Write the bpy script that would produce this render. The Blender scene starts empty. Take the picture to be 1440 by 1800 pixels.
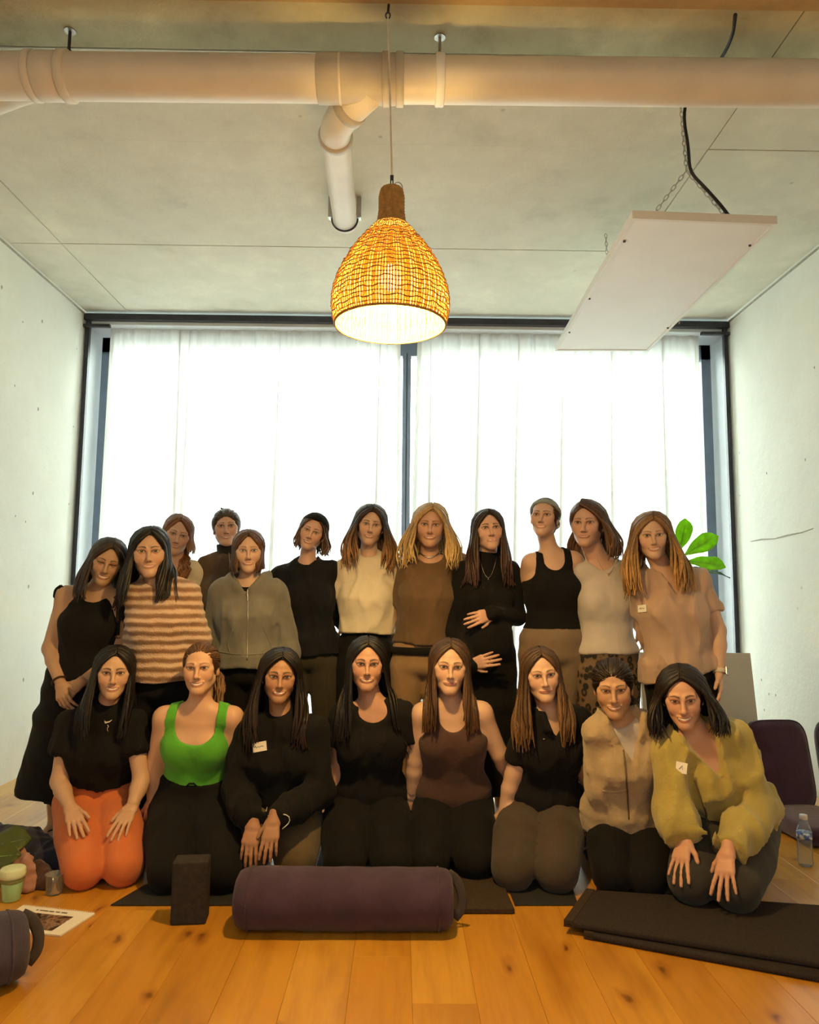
import bpy, math, random
import numpy as np
from mathutils import Matrix, Vector
random.seed(7)
RNG = np.random.RandomState(7)
SC = bpy.context.scene
COL = SC.collection
PI = math.pi

# ---------------------------------------------------------------- camera
FPX, PITCH, YAW, ROLL, EYE = 1300.0, math.radians(6.15), math.radians(-.65), math.radians(.5), 1.2
CAMROT = Matrix.Rotation(YAW, 3, 'Z') @ Matrix.Rotation(PI / 2 + PITCH, 3, 'X') @ Matrix.Rotation(ROLL, 3, 'Z')
CR = np.array(CAMROT)
cam_data = bpy.data.cameras.new('camera')
cam_data.sensor_fit = 'HORIZONTAL'
cam_data.sensor_width = 36.0
cam_data.lens = 36.0 * FPX / 1440.0
cam_data.clip_start = .05
cam = bpy.data.objects.new('camera', cam_data)
cam.matrix_world = Matrix.Translation((0, 0, EYE)) @ CAMROT.to_4x4()
COL.objects.link(cam)
SC.camera = cam

# ---------------------------------------------------------------- colour management, world and light
SC.view_settings.view_transform = 'Standard'
SC.view_settings.look = 'None'
SC.view_settings.exposure = 0.0
SC.view_settings.gamma = 1.0
SC.view_settings.use_curve_mapping = False
SC.cycles.use_denoising = True
SC.cycles.max_bounces = 9
SC.cycles.diffuse_bounces = 5
SC.cycles.glossy_bounces = 4
SC.cycles.transmission_bounces = 6
SC.cycles.transparent_max_bounces = 12
SC.cycles.sample_clamp_indirect = 6.0
SC.cycles.caustics_reflective = False
SC.cycles.caustics_refractive = False

world = bpy.data.worlds.new('overcast_sky')
SC.world = world
world.use_nodes = True
wn = world.node_tree
wbg = wn.nodes['Background']
wbg.inputs['Color'].default_value = (.92, 1.0, .975, 1)
wbg.inputs['Strength'].default_value = 17.0


def area_light(name, loc, rot, size, energy, color, size_y=None, portal=False, spread=None):
    d = bpy.data.lights.new(name, 'AREA')
    d.energy, d.color, d.size = energy, color, size
    if size_y:
        d.shape, d.size_y = 'RECTANGLE', size_y
    if portal:
        d.cycles.is_portal = True
    if spread:
        d.spread = spread
    o = bpy.data.objects.new(name, d)
    o.location, o.rotation_euler = loc, rot
    COL.objects.link(o)
    return o


# daylight enters only through the window wall: a portal guides the sky's rays
area_light('window_portal', (.04, 6.0, 1.65), (-PI / 2, 0, 0), 4.9, 1, (1, 1, 1), 3.3, portal=True)
# added warm fill lights under the ceiling, behind the camera
area_light('ceiling_fill_rear', (-1.0, -.9, 3.1), (0, 0, 0), 1.2, 20, (1.0, .72, .42), .5)
area_light('ceiling_fill_rear', (1.1, -.9, 3.1), (0, 0, 0), 1.2, 20, (1.0, .72, .42), .5)
# added cool fill light at the rear wall, to lift the walls
area_light('rear_wall_fill', (0, -3.1, 1.8), (PI / 2, 0, 0), 3.6, 28, (.92, 1.0, .96), 2.2)
LAMP_POWER = 138.0
LAMP_COLOR = (1.0, .63, .20)

# ---------------------------------------------------------------- helpers


def at(px, py, Y):
    d = CR @ np.array([(px - 720) / FPX, (900 - py) / FPX, -1.0])
    return np.array([0, 0, EYE]) + d * (Y / d[1])


def zat(px, py, z):
    d = CR @ np.array([(px - 720) / FPX, (900 - py) / FPX, -1.0])
    return np.array([0, 0, EYE]) + d * ((z - EYE) / d[2])


def nrm(v):
    v = np.asarray(v, float)
    return v / (np.linalg.norm(v) + 1e-12)


def put(name, verts, faces, mat=None, parent=None, smooth=False, colors=None, kind=None):
    me = bpy.data.meshes.new(name)
    verts = np.asarray(verts, np.float32).reshape(-1, 3)
    me.vertices.add(len(verts))
    me.vertices.foreach_set('co', verts.ravel())
    if isinstance(faces, np.ndarray):
        n, k = faces.shape
        me.loops.add(n * k)
        me.loops.foreach_set('vertex_index', faces.astype(np.int32).ravel())
        me.polygons.add(n)
        me.polygons.foreach_set('loop_start', np.arange(n, dtype=np.int32) * k)
    else:
        lens = np.array([len(f) for f in faces], np.int32)
        me.loops.add(int(lens.sum()))
        me.loops.foreach_set('vertex_index', np.concatenate([np.asarray(f, np.int32) for f in faces]))
        me.polygons.add(len(faces))
        me.polygons.foreach_set('loop_start', np.concatenate([[0], np.cumsum(lens)[:-1]]).astype(np.int32))
    me.update(calc_edges=True)
    me.validate()
    me.polygons.foreach_set('use_smooth', np.full(len(me.polygons), bool(smooth)))
    if colors is not None:
        ca = me.color_attributes.new('Col', 'FLOAT_COLOR', 'POINT')
        c = np.ones((len(verts), 4), np.float32)
        c[:, :3] = colors
        ca.data.foreach_set('color', c.ravel())
    if mat:
        me.materials.append(mat)
    o = bpy.data.objects.new(name, me)
    if parent:
        o.parent = parent
        bpy_inv = parent.matrix_basis.inverted()
        o.matrix_parent_inverse = bpy_inv
    if kind:
        o['kind'] = kind
    COL.objects.link(o)
    return o


def empty(name, loc, label, cat, group=None):
    o = bpy.data.objects.new(name, None)
    o.location = [float(v) for v in loc]
    o.empty_display_size = .1
    COL.objects.link(o)
    return tag(o, label, cat, group)


def tag(o, label, cat, group=None):
    o['label'], o['category'] = label, cat
    if group:
        o['group'] = group
    return o


def bevel(o, w, seg=2):
    m = o.modifiers.new('bevel', 'BEVEL')
    m.width, m.segments, m.limit_method = w, seg, 'ANGLE'
    for p in o.data.polygons:
        p.use_smooth = False
    return o


class MB:
    def __init__(s):
        s.v, s.f = [], []

    def add(s, v, f):
        b = len(s.v)
        s.v += [tuple(map(float, p)) for p in v]
        s.f += [tuple(int(i) + b for i in q) for q in f]
        return s

    def box(s, lo, hi, M=None):
        v = [Vector((x, y, z)) for x in (lo[0], hi[0]) for y in (lo[1], hi[1]) for z in (lo[2], hi[2])]
        if M is not None:
            v = [M @ p for p in v]
        return s.add(v, [(0, 1, 3, 2), (4, 6, 7, 5), (0, 4, 5, 1), (2, 3, 7, 6), (0, 2, 6, 4), (1, 5, 7, 3)])

    def prism(s, poly, z0, z1):
        n = len(poly)
        v = [(p[0], p[1], z0) for p in poly] + [(p[0], p[1], z1) for p in poly]
        f = [tuple(range(n - 1, -1, -1)), tuple(range(n, 2 * n))]
        f += [(i, (i + 1) % n, n + (i + 1) % n, n + i) for i in range(n)]
        return s.add(v, f)

    def tube(s, path, r, n=8, closed=False, flat=None, up=(0, 0, 1)):
        P = np.asarray(path, float)
        m = len(P)
        rr = np.broadcast_to(np.asarray(r, float), (m,))
        T = np.gradient(P, axis=0) if not closed else np.roll(P, -1, 0) - np.roll(P, 1, 0)
        T /= np.linalg.norm(T, axis=1)[:, None] + 1e-12
        u = np.cross(T, np.asarray(up, float))
        bad = np.linalg.norm(u, axis=1) < 1e-3
        u[bad] = np.cross(T[bad], (1, 0, .1))
        for i in range(1, m):
            if np.dot(u[i], u[i - 1]) < 0:
                u[i] = -u[i]
        u /= np.linalg.norm(u, axis=1)[:, None]
        w = np.cross(T, u)
        k = flat or 1.0
        a = np.arange(n) * 2 * PI / n
        V = P[:, None] + rr[:, None, None] * (np.cos(a)[None, :, None] * u[:, None] + k * np.sin(a)[None, :, None] * w[:, None])
        f = []
        for i in range(m if closed else m - 1):
            j = (i + 1) % m
            f += [(i * n + q, i * n + (q + 1) % n, j * n + (q + 1) % n, j * n + q) for q in range(n)]
        if not closed:
            f += [tuple(range(n - 1, -1, -1)), tuple((m - 1) * n + q for q in range(n))]
        return s.add(V.reshape(-1, 3), f)

    def lathe(s, prof, c=(0, 0, 0), n=24, M=None):
        m = len(prof)
        a = np.arange(n) * 2 * PI / n
        v = [(r * math.cos(t), r * math.sin(t), z) for r, z in prof for t in a]
        if M is not None:
            v = [M @ Vector(p) for p in v]
        v = [(p[0] + c[0], p[1] + c[1], p[2] + c[2]) for p in v]
        f = [(i * n + q, i * n + (q + 1) % n, (i + 1) * n + (q + 1) % n, (i + 1) * n + q) for i in range(m - 1) for q in range(n)]
        if prof[0][0] > 1e-6:
            f.append(tuple(range(n - 1, -1, -1)))
        if prof[-1][0] > 1e-6:
            f.append(tuple((m - 1) * n + q for q in range(n)))
        return s.add(v, f)

    def build(s, name, mat, parent=None, smooth=False, kind=None):
        return put(name, np.array(s.v), s.f, mat, parent, smooth, kind=kind)


# ---------------------------------------------------------------- materials
_M = {}


def newmat(name):
    m = bpy.data.materials.new(name)
    m.use_nodes = True
    nt = m.node_tree
    return m, nt, nt.nodes['Principled BSDF']


def N(nt, t, **kw):
    n = nt.nodes.new(t)
    for k, v in kw.items():
        if k in n.inputs:
            n.inputs[k].default_value = v
        else:
            setattr(n, k, v)
    return n


def ramp(nt, fac, stops):
    r = nt.nodes.new('ShaderNodeValToRGB')
    e = r.color_ramp.elements
    while len(e) < len(stops):
        e.new(.5)
    for q, (p, c) in zip(e, stops):
        q.position = p
        q.color = (*c, 1) if len(c) == 3 else c
    nt.links.new(fac, r.inputs[0])
    return r.outputs[0]


def coords(nt, scale=(1, 1, 1), kind='Object', rand=False):
    tc = nt.nodes.new('ShaderNodeTexCoord')
    mp = nt.nodes.new('ShaderNodeMapping')
    mp.inputs['Scale'].default_value = scale
    nt.links.new(tc.outputs[kind], mp.inputs['Vector'])
    if rand:
        oi = nt.nodes.new('ShaderNodeObjectInfo')
        ml = N(nt, 'ShaderNodeMath', operation='MULTIPLY')
        ml.inputs[1].default_value = 37.0
        nt.links.new(oi.outputs['Random'], ml.inputs[0])
        nt.links.new(ml.outputs[0], mp.inputs['Location'])
    return mp.outputs[0]


def noise(nt, vec, scale, detail=4, rough=.55):
    n = N(nt, 'ShaderNodeTexNoise', Scale=scale, Detail=detail, Roughness=rough)
    nt.links.new(vec, n.inputs['Vector'])
    return n.outputs['Fac']


def bump(nt, bs, fac, strength, dist=.01):
    b = N(nt, 'ShaderNodeBump', Strength=strength, Distance=dist)
    nt.links.new(fac, b.inputs['Height'])
    nt.links.new(b.outputs[0], bs.inputs['Normal'])


def scol(c, k):
    return tuple(min(1, max(0, x * k)) for x in c)


def plain(name, c, rough=.5, metal=0, var=.12, nscale=30, bmp=.15, spec=.4, bdist=.003, stretch=(1, 1, 1)):
    if name in _M:
        return _M[name]
    m, nt, bs = newmat(name)
    v = coords(nt, stretch)
    f = noise(nt, v, nscale)
    nt.links.new(ramp(nt, f, [(.3, scol(c, 1 - var)), (.7, scol(c, 1 + var))]), bs.inputs['Base Color'])
    bs.inputs['Roughness'].default_value = rough
    bs.inputs['Metallic'].default_value = metal
    bs.inputs['Specular IOR Level'].default_value = spec
    if bmp:
        bump(nt, bs, noise(nt, v, nscale * 6), bmp, bdist)
    _M[name] = m
    return m


def cloth(name, c, var=.15, weave=420, bmp=.35, sheen=.15, rough=.88):
    if name in _M:
        return _M[name]
    m, nt, bs = newmat(name)
    v = coords(nt)
    f = noise(nt, v, 9, 3)
    nt.links.new(ramp(nt, f, [(.3, scol(c, 1 - var)), (.7, scol(c, 1 + var))]), bs.inputs['Base Color'])
    bs.inputs['Roughness'].default_value = rough
    bs.inputs['Specular IOR Level'].default_value = .2
    bs.inputs['Sheen Weight'].default_value = sheen
    bs.inputs['Sheen Roughness'].default_value = .6
    f2 = noise(nt, v, weave, 2)
    f3 = noise(nt, v, 34, 3)
    a = N(nt, 'ShaderNodeMath', operation='MULTIPLY_ADD')
    a.inputs[1].default_value = .25
    nt.links.new(f2, a.inputs[0])
    nt.links.new(f3, a.inputs[2])
    bump(nt, bs, a.outputs[0], bmp, .006)
    _M[name] = m
    return m


def concrete(name, base, patch=.14):
    m, nt, bs = newmat(name)
    v = coords(nt, kind='Object')
    big = noise(nt, v, .9, 6, .62)
    med = noise(nt, v, 4.5, 8, .7)
    mx = N(nt, 'ShaderNodeMath', operation='MULTIPLY_ADD')
    mx.inputs[1].default_value = .55
    nt.links.new(med, mx.inputs[0])
    nt.links.new(big, mx.inputs[2])
    c = ramp(nt, mx.outputs[0], [(.52, scol(base, 1 - patch * 1.5)), (.68, scol(base, 1 - patch * .4)), (.8, base), (.96, scol(base, 1 + patch))])
    vo = N(nt, 'ShaderNodeTexVoronoi', Scale=3.3)
    nt.links.new(v, vo.inputs['Vector'])
    spots = ramp(nt, vo.outputs['Distance'], [(.0, (.55, .53, .48)), (.025, (.75, .73, .7)), (.045, (1, 1, 1))])
    mm = N(nt, 'ShaderNodeMix', data_type='RGBA', blend_type='MULTIPLY')
    mm.inputs[0].default_value = .8
    nt.links.new(c, mm.inputs[6])
    nt.links.new(spots, mm.inputs[7])
    nt.links.new(mm.outputs[2], bs.inputs['Base Color'])
    bs.inputs['Roughness'].default_value = .8
    bs.inputs['Specular IOR Level'].default_value = .25
    bump(nt, bs, noise(nt, v, 14, 9, .7), .3, .012)
    return m


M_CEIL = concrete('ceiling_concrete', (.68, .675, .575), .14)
M_CEIL2 = concrete('dark_concrete', (.47, .43, .27), .28)  # darker, yellower tone for the panels nearer the camera
M_CEIL3 = concrete('brown_concrete', (.40, .29, .13), .3)  # brown tone for the lower strip
M_WALL = concrete('wall_concrete', (.775, .80, .735), .05)


def wood():
    m, nt, bs = newmat('oak_plank')
    v = coords(nt, (1, .09, 1), 'Object', True)
    g = noise(nt, v, 26, 6, .6)
    v2 = coords(nt, (1, .35, 1), 'Object', True)
    big = noise(nt, v2, 4.2, 3, .5)
    oi = nt.nodes.new('ShaderNodeObjectInfo')
    tone = ramp(nt, oi.outputs['Random'], [(0, (.50, .215, .020)), (.35, (.56, .25, .024)), (.7, (.60, .28, .028)), (1, (.65, .33, .045))])
    gr = ramp(nt, g, [(.3, (.76, .70, .62)), (.55, (1, 1, 1)), (.8, (1.0, .96, .9))])
    bg = ramp(nt, big, [(.32, (.74, .66, .56)), (.5, (1, 1, 1)), (.75, (1, 1, .98))])
    vo = N(nt, 'ShaderNodeTexVoronoi', Scale=3.1)
    vo.voronoi_dimensions = '2D'
    v3 = coords(nt, (1.25, .62, 1), 'Object', True)
    wn_ = N(nt, 'ShaderNodeTexNoise', Scale=9.0)
    nt.links.new(v3, wn_.inputs['Vector'])
    va = N(nt, 'ShaderNodeVectorMath', operation='MULTIPLY_ADD')
    va.inputs[1].default_value = (.10, .10, .10)
    nt.links.new(wn_.outputs['Color'], va.inputs[0])
    nt.links.new(v3, va.inputs[2])
    nt.links.new(va.outputs[0], vo.inputs['Vector'])
    kn = ramp(nt, vo.outputs['Distance'], [(.0, (.14, .08, .04)), (.022, (.34, .22, .14)), (.05, (.72, .62, .54)), (.13, (1, 1, 1))])
    cur = tone
    for t, f in ((gr, .75), (bg, .9), (kn, .85)):
        mm = N(nt, 'ShaderNodeMix', data_type='RGBA', blend_type='MULTIPLY')
        mm.inputs[0].default_value = f
        nt.links.new(cur, mm.inputs[6])
        nt.links.new(t, mm.inputs[7])
        cur = mm.outputs[2]
    nt.links.new(cur, bs.inputs['Base Color'])
    bs.inputs['Roughness'].default_value = .33
    bs.inputs['Coat Weight'].default_value = .6
    bs.inputs['Coat Roughness'].default_value = .2
    bs.inputs['Specular IOR Level'].default_value = .5
    bump(nt, bs, g, .12, .003)
    return m


M_WOOD = wood()
M_STEEL = plain('dark_steel', (.035, .035, .045), .45, .3, .15, 20, .05)
M_FRAME = plain('slate_window_frame', (.15, .19, .25), .42, .2, .08, 12, .03)
M_REVEAL = plain('pale_blue_reveal', (.74, .81, .88), .5, .0, .04, 6, .03)
M_WHITE = plain('white_enamel', (.80, .80, .79), .45, 0, .02, 5, .02)
M_PVC = plain('cream_pvc_pipe', (.72, .66, .56), .42, 0, .06, 5, .03)
M_PVC2 = plain('taupe_pvc_collar', (.50, .45, .37), .5, 0, .08, 9, .03)
M_METAL = plain('zinc_metal', (.45, .43, .40), .35, .9, .1, 30, .05)
M_BLACKRUB = plain('black_rubber', (.012, .012, .013), .5, 0, .2, 30, .1)

# ---------------------------------------------------------------- room shell
XL, XR, YF, YB, CZ = -2.43, 2.51, 5.5, -3.2, 3.315


def struct(o):
    o['kind'] = 'structure'
    return o


floor = struct(MB().box((XL - .3, YB, -.14), (XR + .3, YF + .5, -.012)).build('floor', plain('floor_base', (.12, .07, .03), .8)))
PW = .1905
x = XL
row = 0
plank_mesh = {}
while x < XR:
    w = min(PW, XR - x)
    y = -.2 - (row * .83) % 1.9
    k = 0
    while y < YF + .48:
        L = 1.9 if (row * 7 + k * 3) % 4 else 1.35
        y1 = min(y + L, YF + .49)
        key = (round(w, 3), round(y1 - y, 3))
        if key not in plank_mesh:
            b = MB()
            ww, ll, g = w / 2 - .00025, (y1 - y) / 2 - .00025, .0009
            b.add([(-ww, -ll, -.011), (ww, -ll, -.011), (ww, ll, -.011), (-ww, ll, -.011),
                   (-ww, -ll, -g), (ww, -ll, -g), (ww, ll, -g), (-ww, ll, -g),
                   (-ww + g, -ll + g, 0), (ww - g, -ll + g, 0), (ww - g, ll - g, 0), (-ww + g, ll - g, 0)],
                  [(0, 1, 5, 4), (1, 2, 6, 5), (2, 3, 7, 6), (3, 0, 4, 7), (4, 5, 9, 8), (5, 6, 10, 9), (6, 7, 11, 10), (7, 4, 8, 11), (8, 9, 10, 11)])
            o = b.build('plank', M_WOOD, floor)
            plank_mesh[key] = o.data
        else:
            o = bpy.data.objects.new('plank', plank_mesh[key])
            o.parent = floor
            COL.objects.link(o)
        o.location = (x + w / 2, (y + y1) / 2, random.uniform(-.0006, .0002))
        y = y1
        k += 1
    x += PW
    row += 1

wl = struct(MB().box((XL - .25, YB, -.1), (XL, YF, CZ + .2)).build('wall_left', M_WALL))
wr = struct(MB().box((XR, YB, -.1), (XR + .25, YF, CZ + .2)).build('wall_right', M_WALL))
struct(MB().box((XL - .25, YB - .2, -.1), (XR + .25, YB, CZ + .2)).build('wall_rear', M_WALL))
# window wall: jambs beyond the niche and a head above it
wf = MB().box((XL - .3, YF, -.1), (XL - .02, YF + .5, CZ + .2)).box((XR + .02, YF, -.1), (XR + .3, YF + .5, CZ + .2))
wf.box((XL - .3, YF, CZ + .01), (XR + .3, YF + .5, CZ + .25))
struct(wf.build('wall_window', M_WALL))

# ceiling: cast slab with shuttering panels whose joints are recessed
ceiling = struct(MB().box((XL - .3, YB, CZ + .012), (XR + .3, YF + .02, CZ + .22)).build('ceiling', M_CEIL))
ys = [YB, -1.0, 1.1, 2.71, 3.31, 4.38, YF]
xs = [XL, -2.11, 1.45, XR]
for i in range(len(ys) - 1):
    for j in range(len(xs) - 1):
        g = .003
        dz = [.0, .0015, .003][(i + 2 * j) % 3]
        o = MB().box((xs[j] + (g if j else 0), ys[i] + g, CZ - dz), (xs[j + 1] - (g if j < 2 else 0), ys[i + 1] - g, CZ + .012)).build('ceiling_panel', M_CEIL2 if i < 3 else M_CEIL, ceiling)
# a rougher strip nearer the camera hangs lower by a finger's width
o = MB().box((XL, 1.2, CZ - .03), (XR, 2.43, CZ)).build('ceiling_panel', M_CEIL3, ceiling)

# tie holes left by the shuttering
tie_me = None
M_TIE = plain('tie_hole_dark', (.33, .32, .28), .9)


def tie(parent, loc, axis, r):
    b = MB()
    n = 10
    vo, fo = [], []
    for rr, dd in ((r * .62, .0004), (r * .55, .0012), (r * .3, .0004)):
        vo += [(dd, rr * math.cos(2 * PI * q / n), rr * 1.5 * math.sin(2 * PI * q / n)) for q in range(n)]
    for i in range(2):
        fo += [(i * n + q, i * n + (q + 1) % n, (i + 1) * n + (q + 1) % n, (i + 1) * n + q) for q in range(n)]
    fo.append(tuple(range(2 * n, 3 * n)))
    b.add([(loc[0] + axis * v[0], loc[1] + v[1], loc[2] + v[2]) for v in vo], fo)
    b.build('tie_hole', M_TIE, parent)


def wall_pt(px, py, X):
    d = CR @ np.array([(px - 720) / FPX, (900 - py) / FPX, -1.0])
    return np.array([0, 0, EYE]) + d * (X / d[0])


for px, py in ((40, 566), (74, 565), (3, 505), (67, 719), (135, 613), (26, 678), (129, 750), (58, 867), (121, 886), (27, 907), (45, 917), (50, 1031), (41, 1195)):
    p = wall_pt(px, py, XL)
    tie(wl, p, 1, .014 if px in (74, 67, 58, 50, 41, 3) else .008)
for px, py in ((1416, 808), (1432, 646), (1348, 832), (1339, 1195), (1352, 1220), (1344, 1248), (1364, 1222)):
    p = wall_pt(px, py, XR)
    tie(wr, p, -1, .010)

# thin dark ridge where the right wall meets the slab, and the lifted joints in the walls
for parent, X, s in ((wl, XL, 1), (wr, XR, -1)):
    MB().box((min(X, X + s * .012), 1.2, CZ - .034), (max(X, X + s * .012), YF, CZ - .026)).build('shadow_gap', plain('grey_sealant', (.36, .35, .30), .8), parent)
p = [wall_pt(a, b, XR) for a, b in ((1320, 952), (1340, 948), (1362, 947), (1385, 941), (1410, 936), (1430, 929))]
MB().tube([(XR - .001, q[1], q[2]) for q in p], [.003, .006, .004, .006, .004, .003], 6).build('casting_seam', plain('grey_sealant', (.36, .35, .30), .8), wr)

# ---------------------------------------------------------------- window
zt = CZ
win = struct(MB().box((XL, YF - .035, CZ - .075), (XR, YF + .01, CZ - .028)).build('window_1', M_STEEL))


def wpart(name, lo, hi, mat, parent=None):
    o = MB().box(lo, hi).build(name, mat, parent or win)
    return o


wpart('steel_angle', (XL + .012, YF - .02, 0), (XL + .042, YF + .012, CZ - .03), M_STEEL)
wpart('steel_angle', (XR - .042, YF - .02, 0), (XR - .012, YF + .012, CZ - .03), M_STEEL)
wpart('steel_bracket', (XL - .0, YF - .04, CZ - .135), (XL + .20, YF - .01, CZ - .112), M_STEEL)
wpart('steel_bracket', (XR - .22, YF - .04, CZ - .135), (XR - .0, YF - .01, CZ - .112), M_STEEL)
wpart('reveal_panel', (XL - .02, YF + .012, 0), (XL + .01, YF + .33, CZ - .1), M_REVEAL)
wpart('reveal_panel', (XR - .01, YF + .012, 0), (XR + .02, YF + .33, CZ - .1), M_REVEAL)
wpart('reveal_panel', (XL, YF + .012, CZ - .10), (XR, YF + .33, CZ - .06), M_REVEAL)
YG = YF + .33
wpart('window_frame', (XL + .0, YG - .02, 0), (XL + .085, YG + .06, CZ - .08), M_FRAME)
wpart('window_frame', (XR - .085, YG - .02, 0), (XR - .0, YG + .06, CZ - .08), M_FRAME)
wpart('window_frame', (XL, YG - .02, CZ - .22), (XR, YG + .06, CZ - .08), M_FRAME)
wpart('window_frame', (XL, YG - .02, -.01), (XR, YG + .06, .07), M_FRAME)
xm = at(714, 800, YG)[0]
wpart('mullion', (xm - .034, YG - .05, .07), (xm - .004, YG + .06, CZ - .2), M_FRAME)
wpart('mullion', (xm + .004, YG - .035, .07), (xm + .034, YG + .06, CZ - .2), M_FRAME)
wpart('mullion', (xm - .005, YG - .03, .07), (xm + .005, YG + .05, CZ - .2), M_STEEL)


def glass_mat():
    m, nt, bs = newmat('clear_glass')
    nt.nodes.remove(bs)
    t = N(nt, 'ShaderNodeBsdfTransparent')
    t.inputs[0].default_value = (.93, .96, .95, 1)
    g = N(nt, 'ShaderNodeBsdfGlossy', Roughness=.02)
    fr = N(nt, 'ShaderNodeFresnel', IOR=1.45)
    mx = N(nt, 'ShaderNodeMixShader')
    nt.links.new(fr.outputs[0], mx.inputs[0])
    nt.links.new(t.outputs[0], mx.inputs[1])
    nt.links.new(g.outputs[0], mx.inputs[2])
    nt.links.new(mx.outputs[0], nt.nodes['Material Output'].inputs[0])
    return m


M_GLASS = glass_mat()
wpart('pane', (XL + .06, YG + .02, .05), (xm - .02, YG + .03, CZ - .2), M_GLASS)
wpart('pane', (xm + .02, YG + .02, .05), (XR - .06, YG + .03, CZ - .2), M_GLASS)

# ---------------------------------------------------------------- curtains


def sheer():
    m, nt, bs = newmat('sheer_curtain')
    nt.nodes.remove(bs)
    v = coords(nt, (1, 1, .05), 'Object')
    f = noise(nt, v, 16, 3)
    c = ramp(nt, f, [(.3, (.80, .79, .76)), (.7, (.90, .90, .88))])
    d = N(nt, 'ShaderNodeBsdfDiffuse')
    t = N(nt, 'ShaderNodeBsdfTranslucent')
    tr = N(nt, 'ShaderNodeBsdfTransparent')
    nt.links.new(c, d.inputs[0])
    nt.links.new(c, t.inputs[0])
    m1 = N(nt, 'ShaderNodeMixShader')
    m1.inputs[0].default_value = .55
    m2 = N(nt, 'ShaderNodeMixShader')
    m2.inputs[0].default_value = .07
    nt.links.new(d.outputs[0], m1.inputs[1])
    nt.links.new(t.outputs[0], m1.inputs[2])
    nt.links.new(m1.outputs[0], m2.inputs[1])
    nt.links.new(tr.outputs[0], m2.inputs[2])
    nt.links.new(m2.outputs[0], nt.nodes['Material Output'].inputs[0])
    return m


M_SHEER = sheer()


def curtain(xa, xb, xa2, xb2, ztop, zbot, seed, label, npl, folds):
    rs = np.random.RandomState(seed)
    nu, nv = 640, 46
    u = np.linspace(0, 1, nu)
    freq = np.cumsum(rs.uniform(.6, 1.5, nu))
    freq = freq / freq[-1] * npl * 2 * PI
    amp = .022 * (.45 + .55 * np.sin(u * 23 + seed) ** 2)
    V, tt = [], np.linspace(0, 1, nv)
    for k, t in enumerate(tt):
        x0, x1 = xa + (xa2 - xa) * t, xb + (xb2 - xb) * t
        xx = x0 + (x1 - x0) * u
        ph = freq + .5 * np.sin(t * 2.5 + u * 9)
        yy = YF + .10 + amp * (.35 + .65 * min(1, t * 2.2)) * np.sin(ph) + .006 * np.sin(ph * 2.3 + t)
        zz = np.full(nu, ztop + (zbot - ztop) * t) + (.006 * np.sin(freq * 2) if k == 0 else 0)
        for q_, uk in enumerate(folds):
            w_ = .05
            d_ = (u - uk - .006 * math.sin(t * 3 + q_)) / w_
            k_ = np.where(np.abs(d_) < .5, np.cos(PI * d_) ** 2, 0) * min(1, .5 + t)
            xx = xx - .055 * k_ * np.sin(2 * PI * d_)
            yy = yy + .035 * k_ * np.cos(2 * PI * d_)
        V.append(np.stack([xx + .006 * np.cos(ph), yy, zz], 1))
    V = np.concatenate(V)
    i, j = np.meshgrid(np.arange(nv - 1), np.arange(nu - 1), indexing='ij')
    a = (i * nu + j).ravel()
    F = np.stack([a, a + 1, a + nu + 1, a + nu], 1)
    root = empty('curtain', ((xa + xb) / 2, YF + .1, zbot), label, 'curtain')
    put('fabric', V, F, M_SHEER, root, True)
    # heading tape: a second layer of cloth along the top, set just behind
    hv = V.copy()
    sel = V[:nu]
    tape = np.concatenate([sel + [0, .004, .0], sel + [0, .004, -.055]])
    a = np.arange(nu - 1)
    put('heading_tape', tape, np.stack([a, a + 1, a + nu + 1, a + nu], 1), M_SHEER, root, True)
    # turned side hems
    for xs_ in (0, nu - 1):
        s = 1 if xs_ == 0 else -1
        cols = V.reshape(nv, nu, 3)[:, xs_]
        hem = np.concatenate([cols + [0, .006, 0], cols + [s * .035, .009, 0]])
        a = np.arange(nv - 1)
        put('side_hem', hem, np.stack([a, a + 1, a + nv + 1, a + nv], 1), M_SHEER, root, True)
    return root


yc = YF + .1
zc0 = CZ - .088
curtain(at(192, 600, yc)[0], at(703, 600, yc)[0], at(176, 900, yc)[0] - .02, at(700, 960, yc)[0], zc0, .02, 3, 'long off-white sheer curtain over the left half of the window', 17, (.24, .27, .58, .93))
curtain(at(733, 600, yc)[0], at(1227, 600, yc)[0], at(714, 960, yc)[0], at(1229, 960, yc)[0] + .02, zc0, .02, 5, 'long off-white sheer curtain beside the leafy plant, behind the hanging panel', 15, (.05, .22, .36, .52, .70, .88))
tag(MB().box((XL + .05, YF + .075, CZ - .079), (XR - .05, YF + .115, CZ - .068)).build('curtain_rail', M_WHITE), 'thin white curtain rail running under the black steel angle', 'curtain rail')

# ---------------------------------------------------------------- outside
ext_ground = struct(MB().box((-14, YF + .5, -.3), (14, 26, -.05)).build('ground_outside', plain('pale_paving', (.80, .80, .78), .9, 0, .06, 2)))
gw = MB().box((-9, 9.5, -.1), (9, 9.8, .85)).build('garden_wall', plain('white_render', (.82, .83, .84), .9, 0, .03, 3))
tag(gw, 'low white rendered garden wall outside the window', 'wall')
gb = MB().box((-9.02, 9.46, .85), (9.02, 9.84, .92)).build('coping', M_WHITE, gw)


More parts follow.
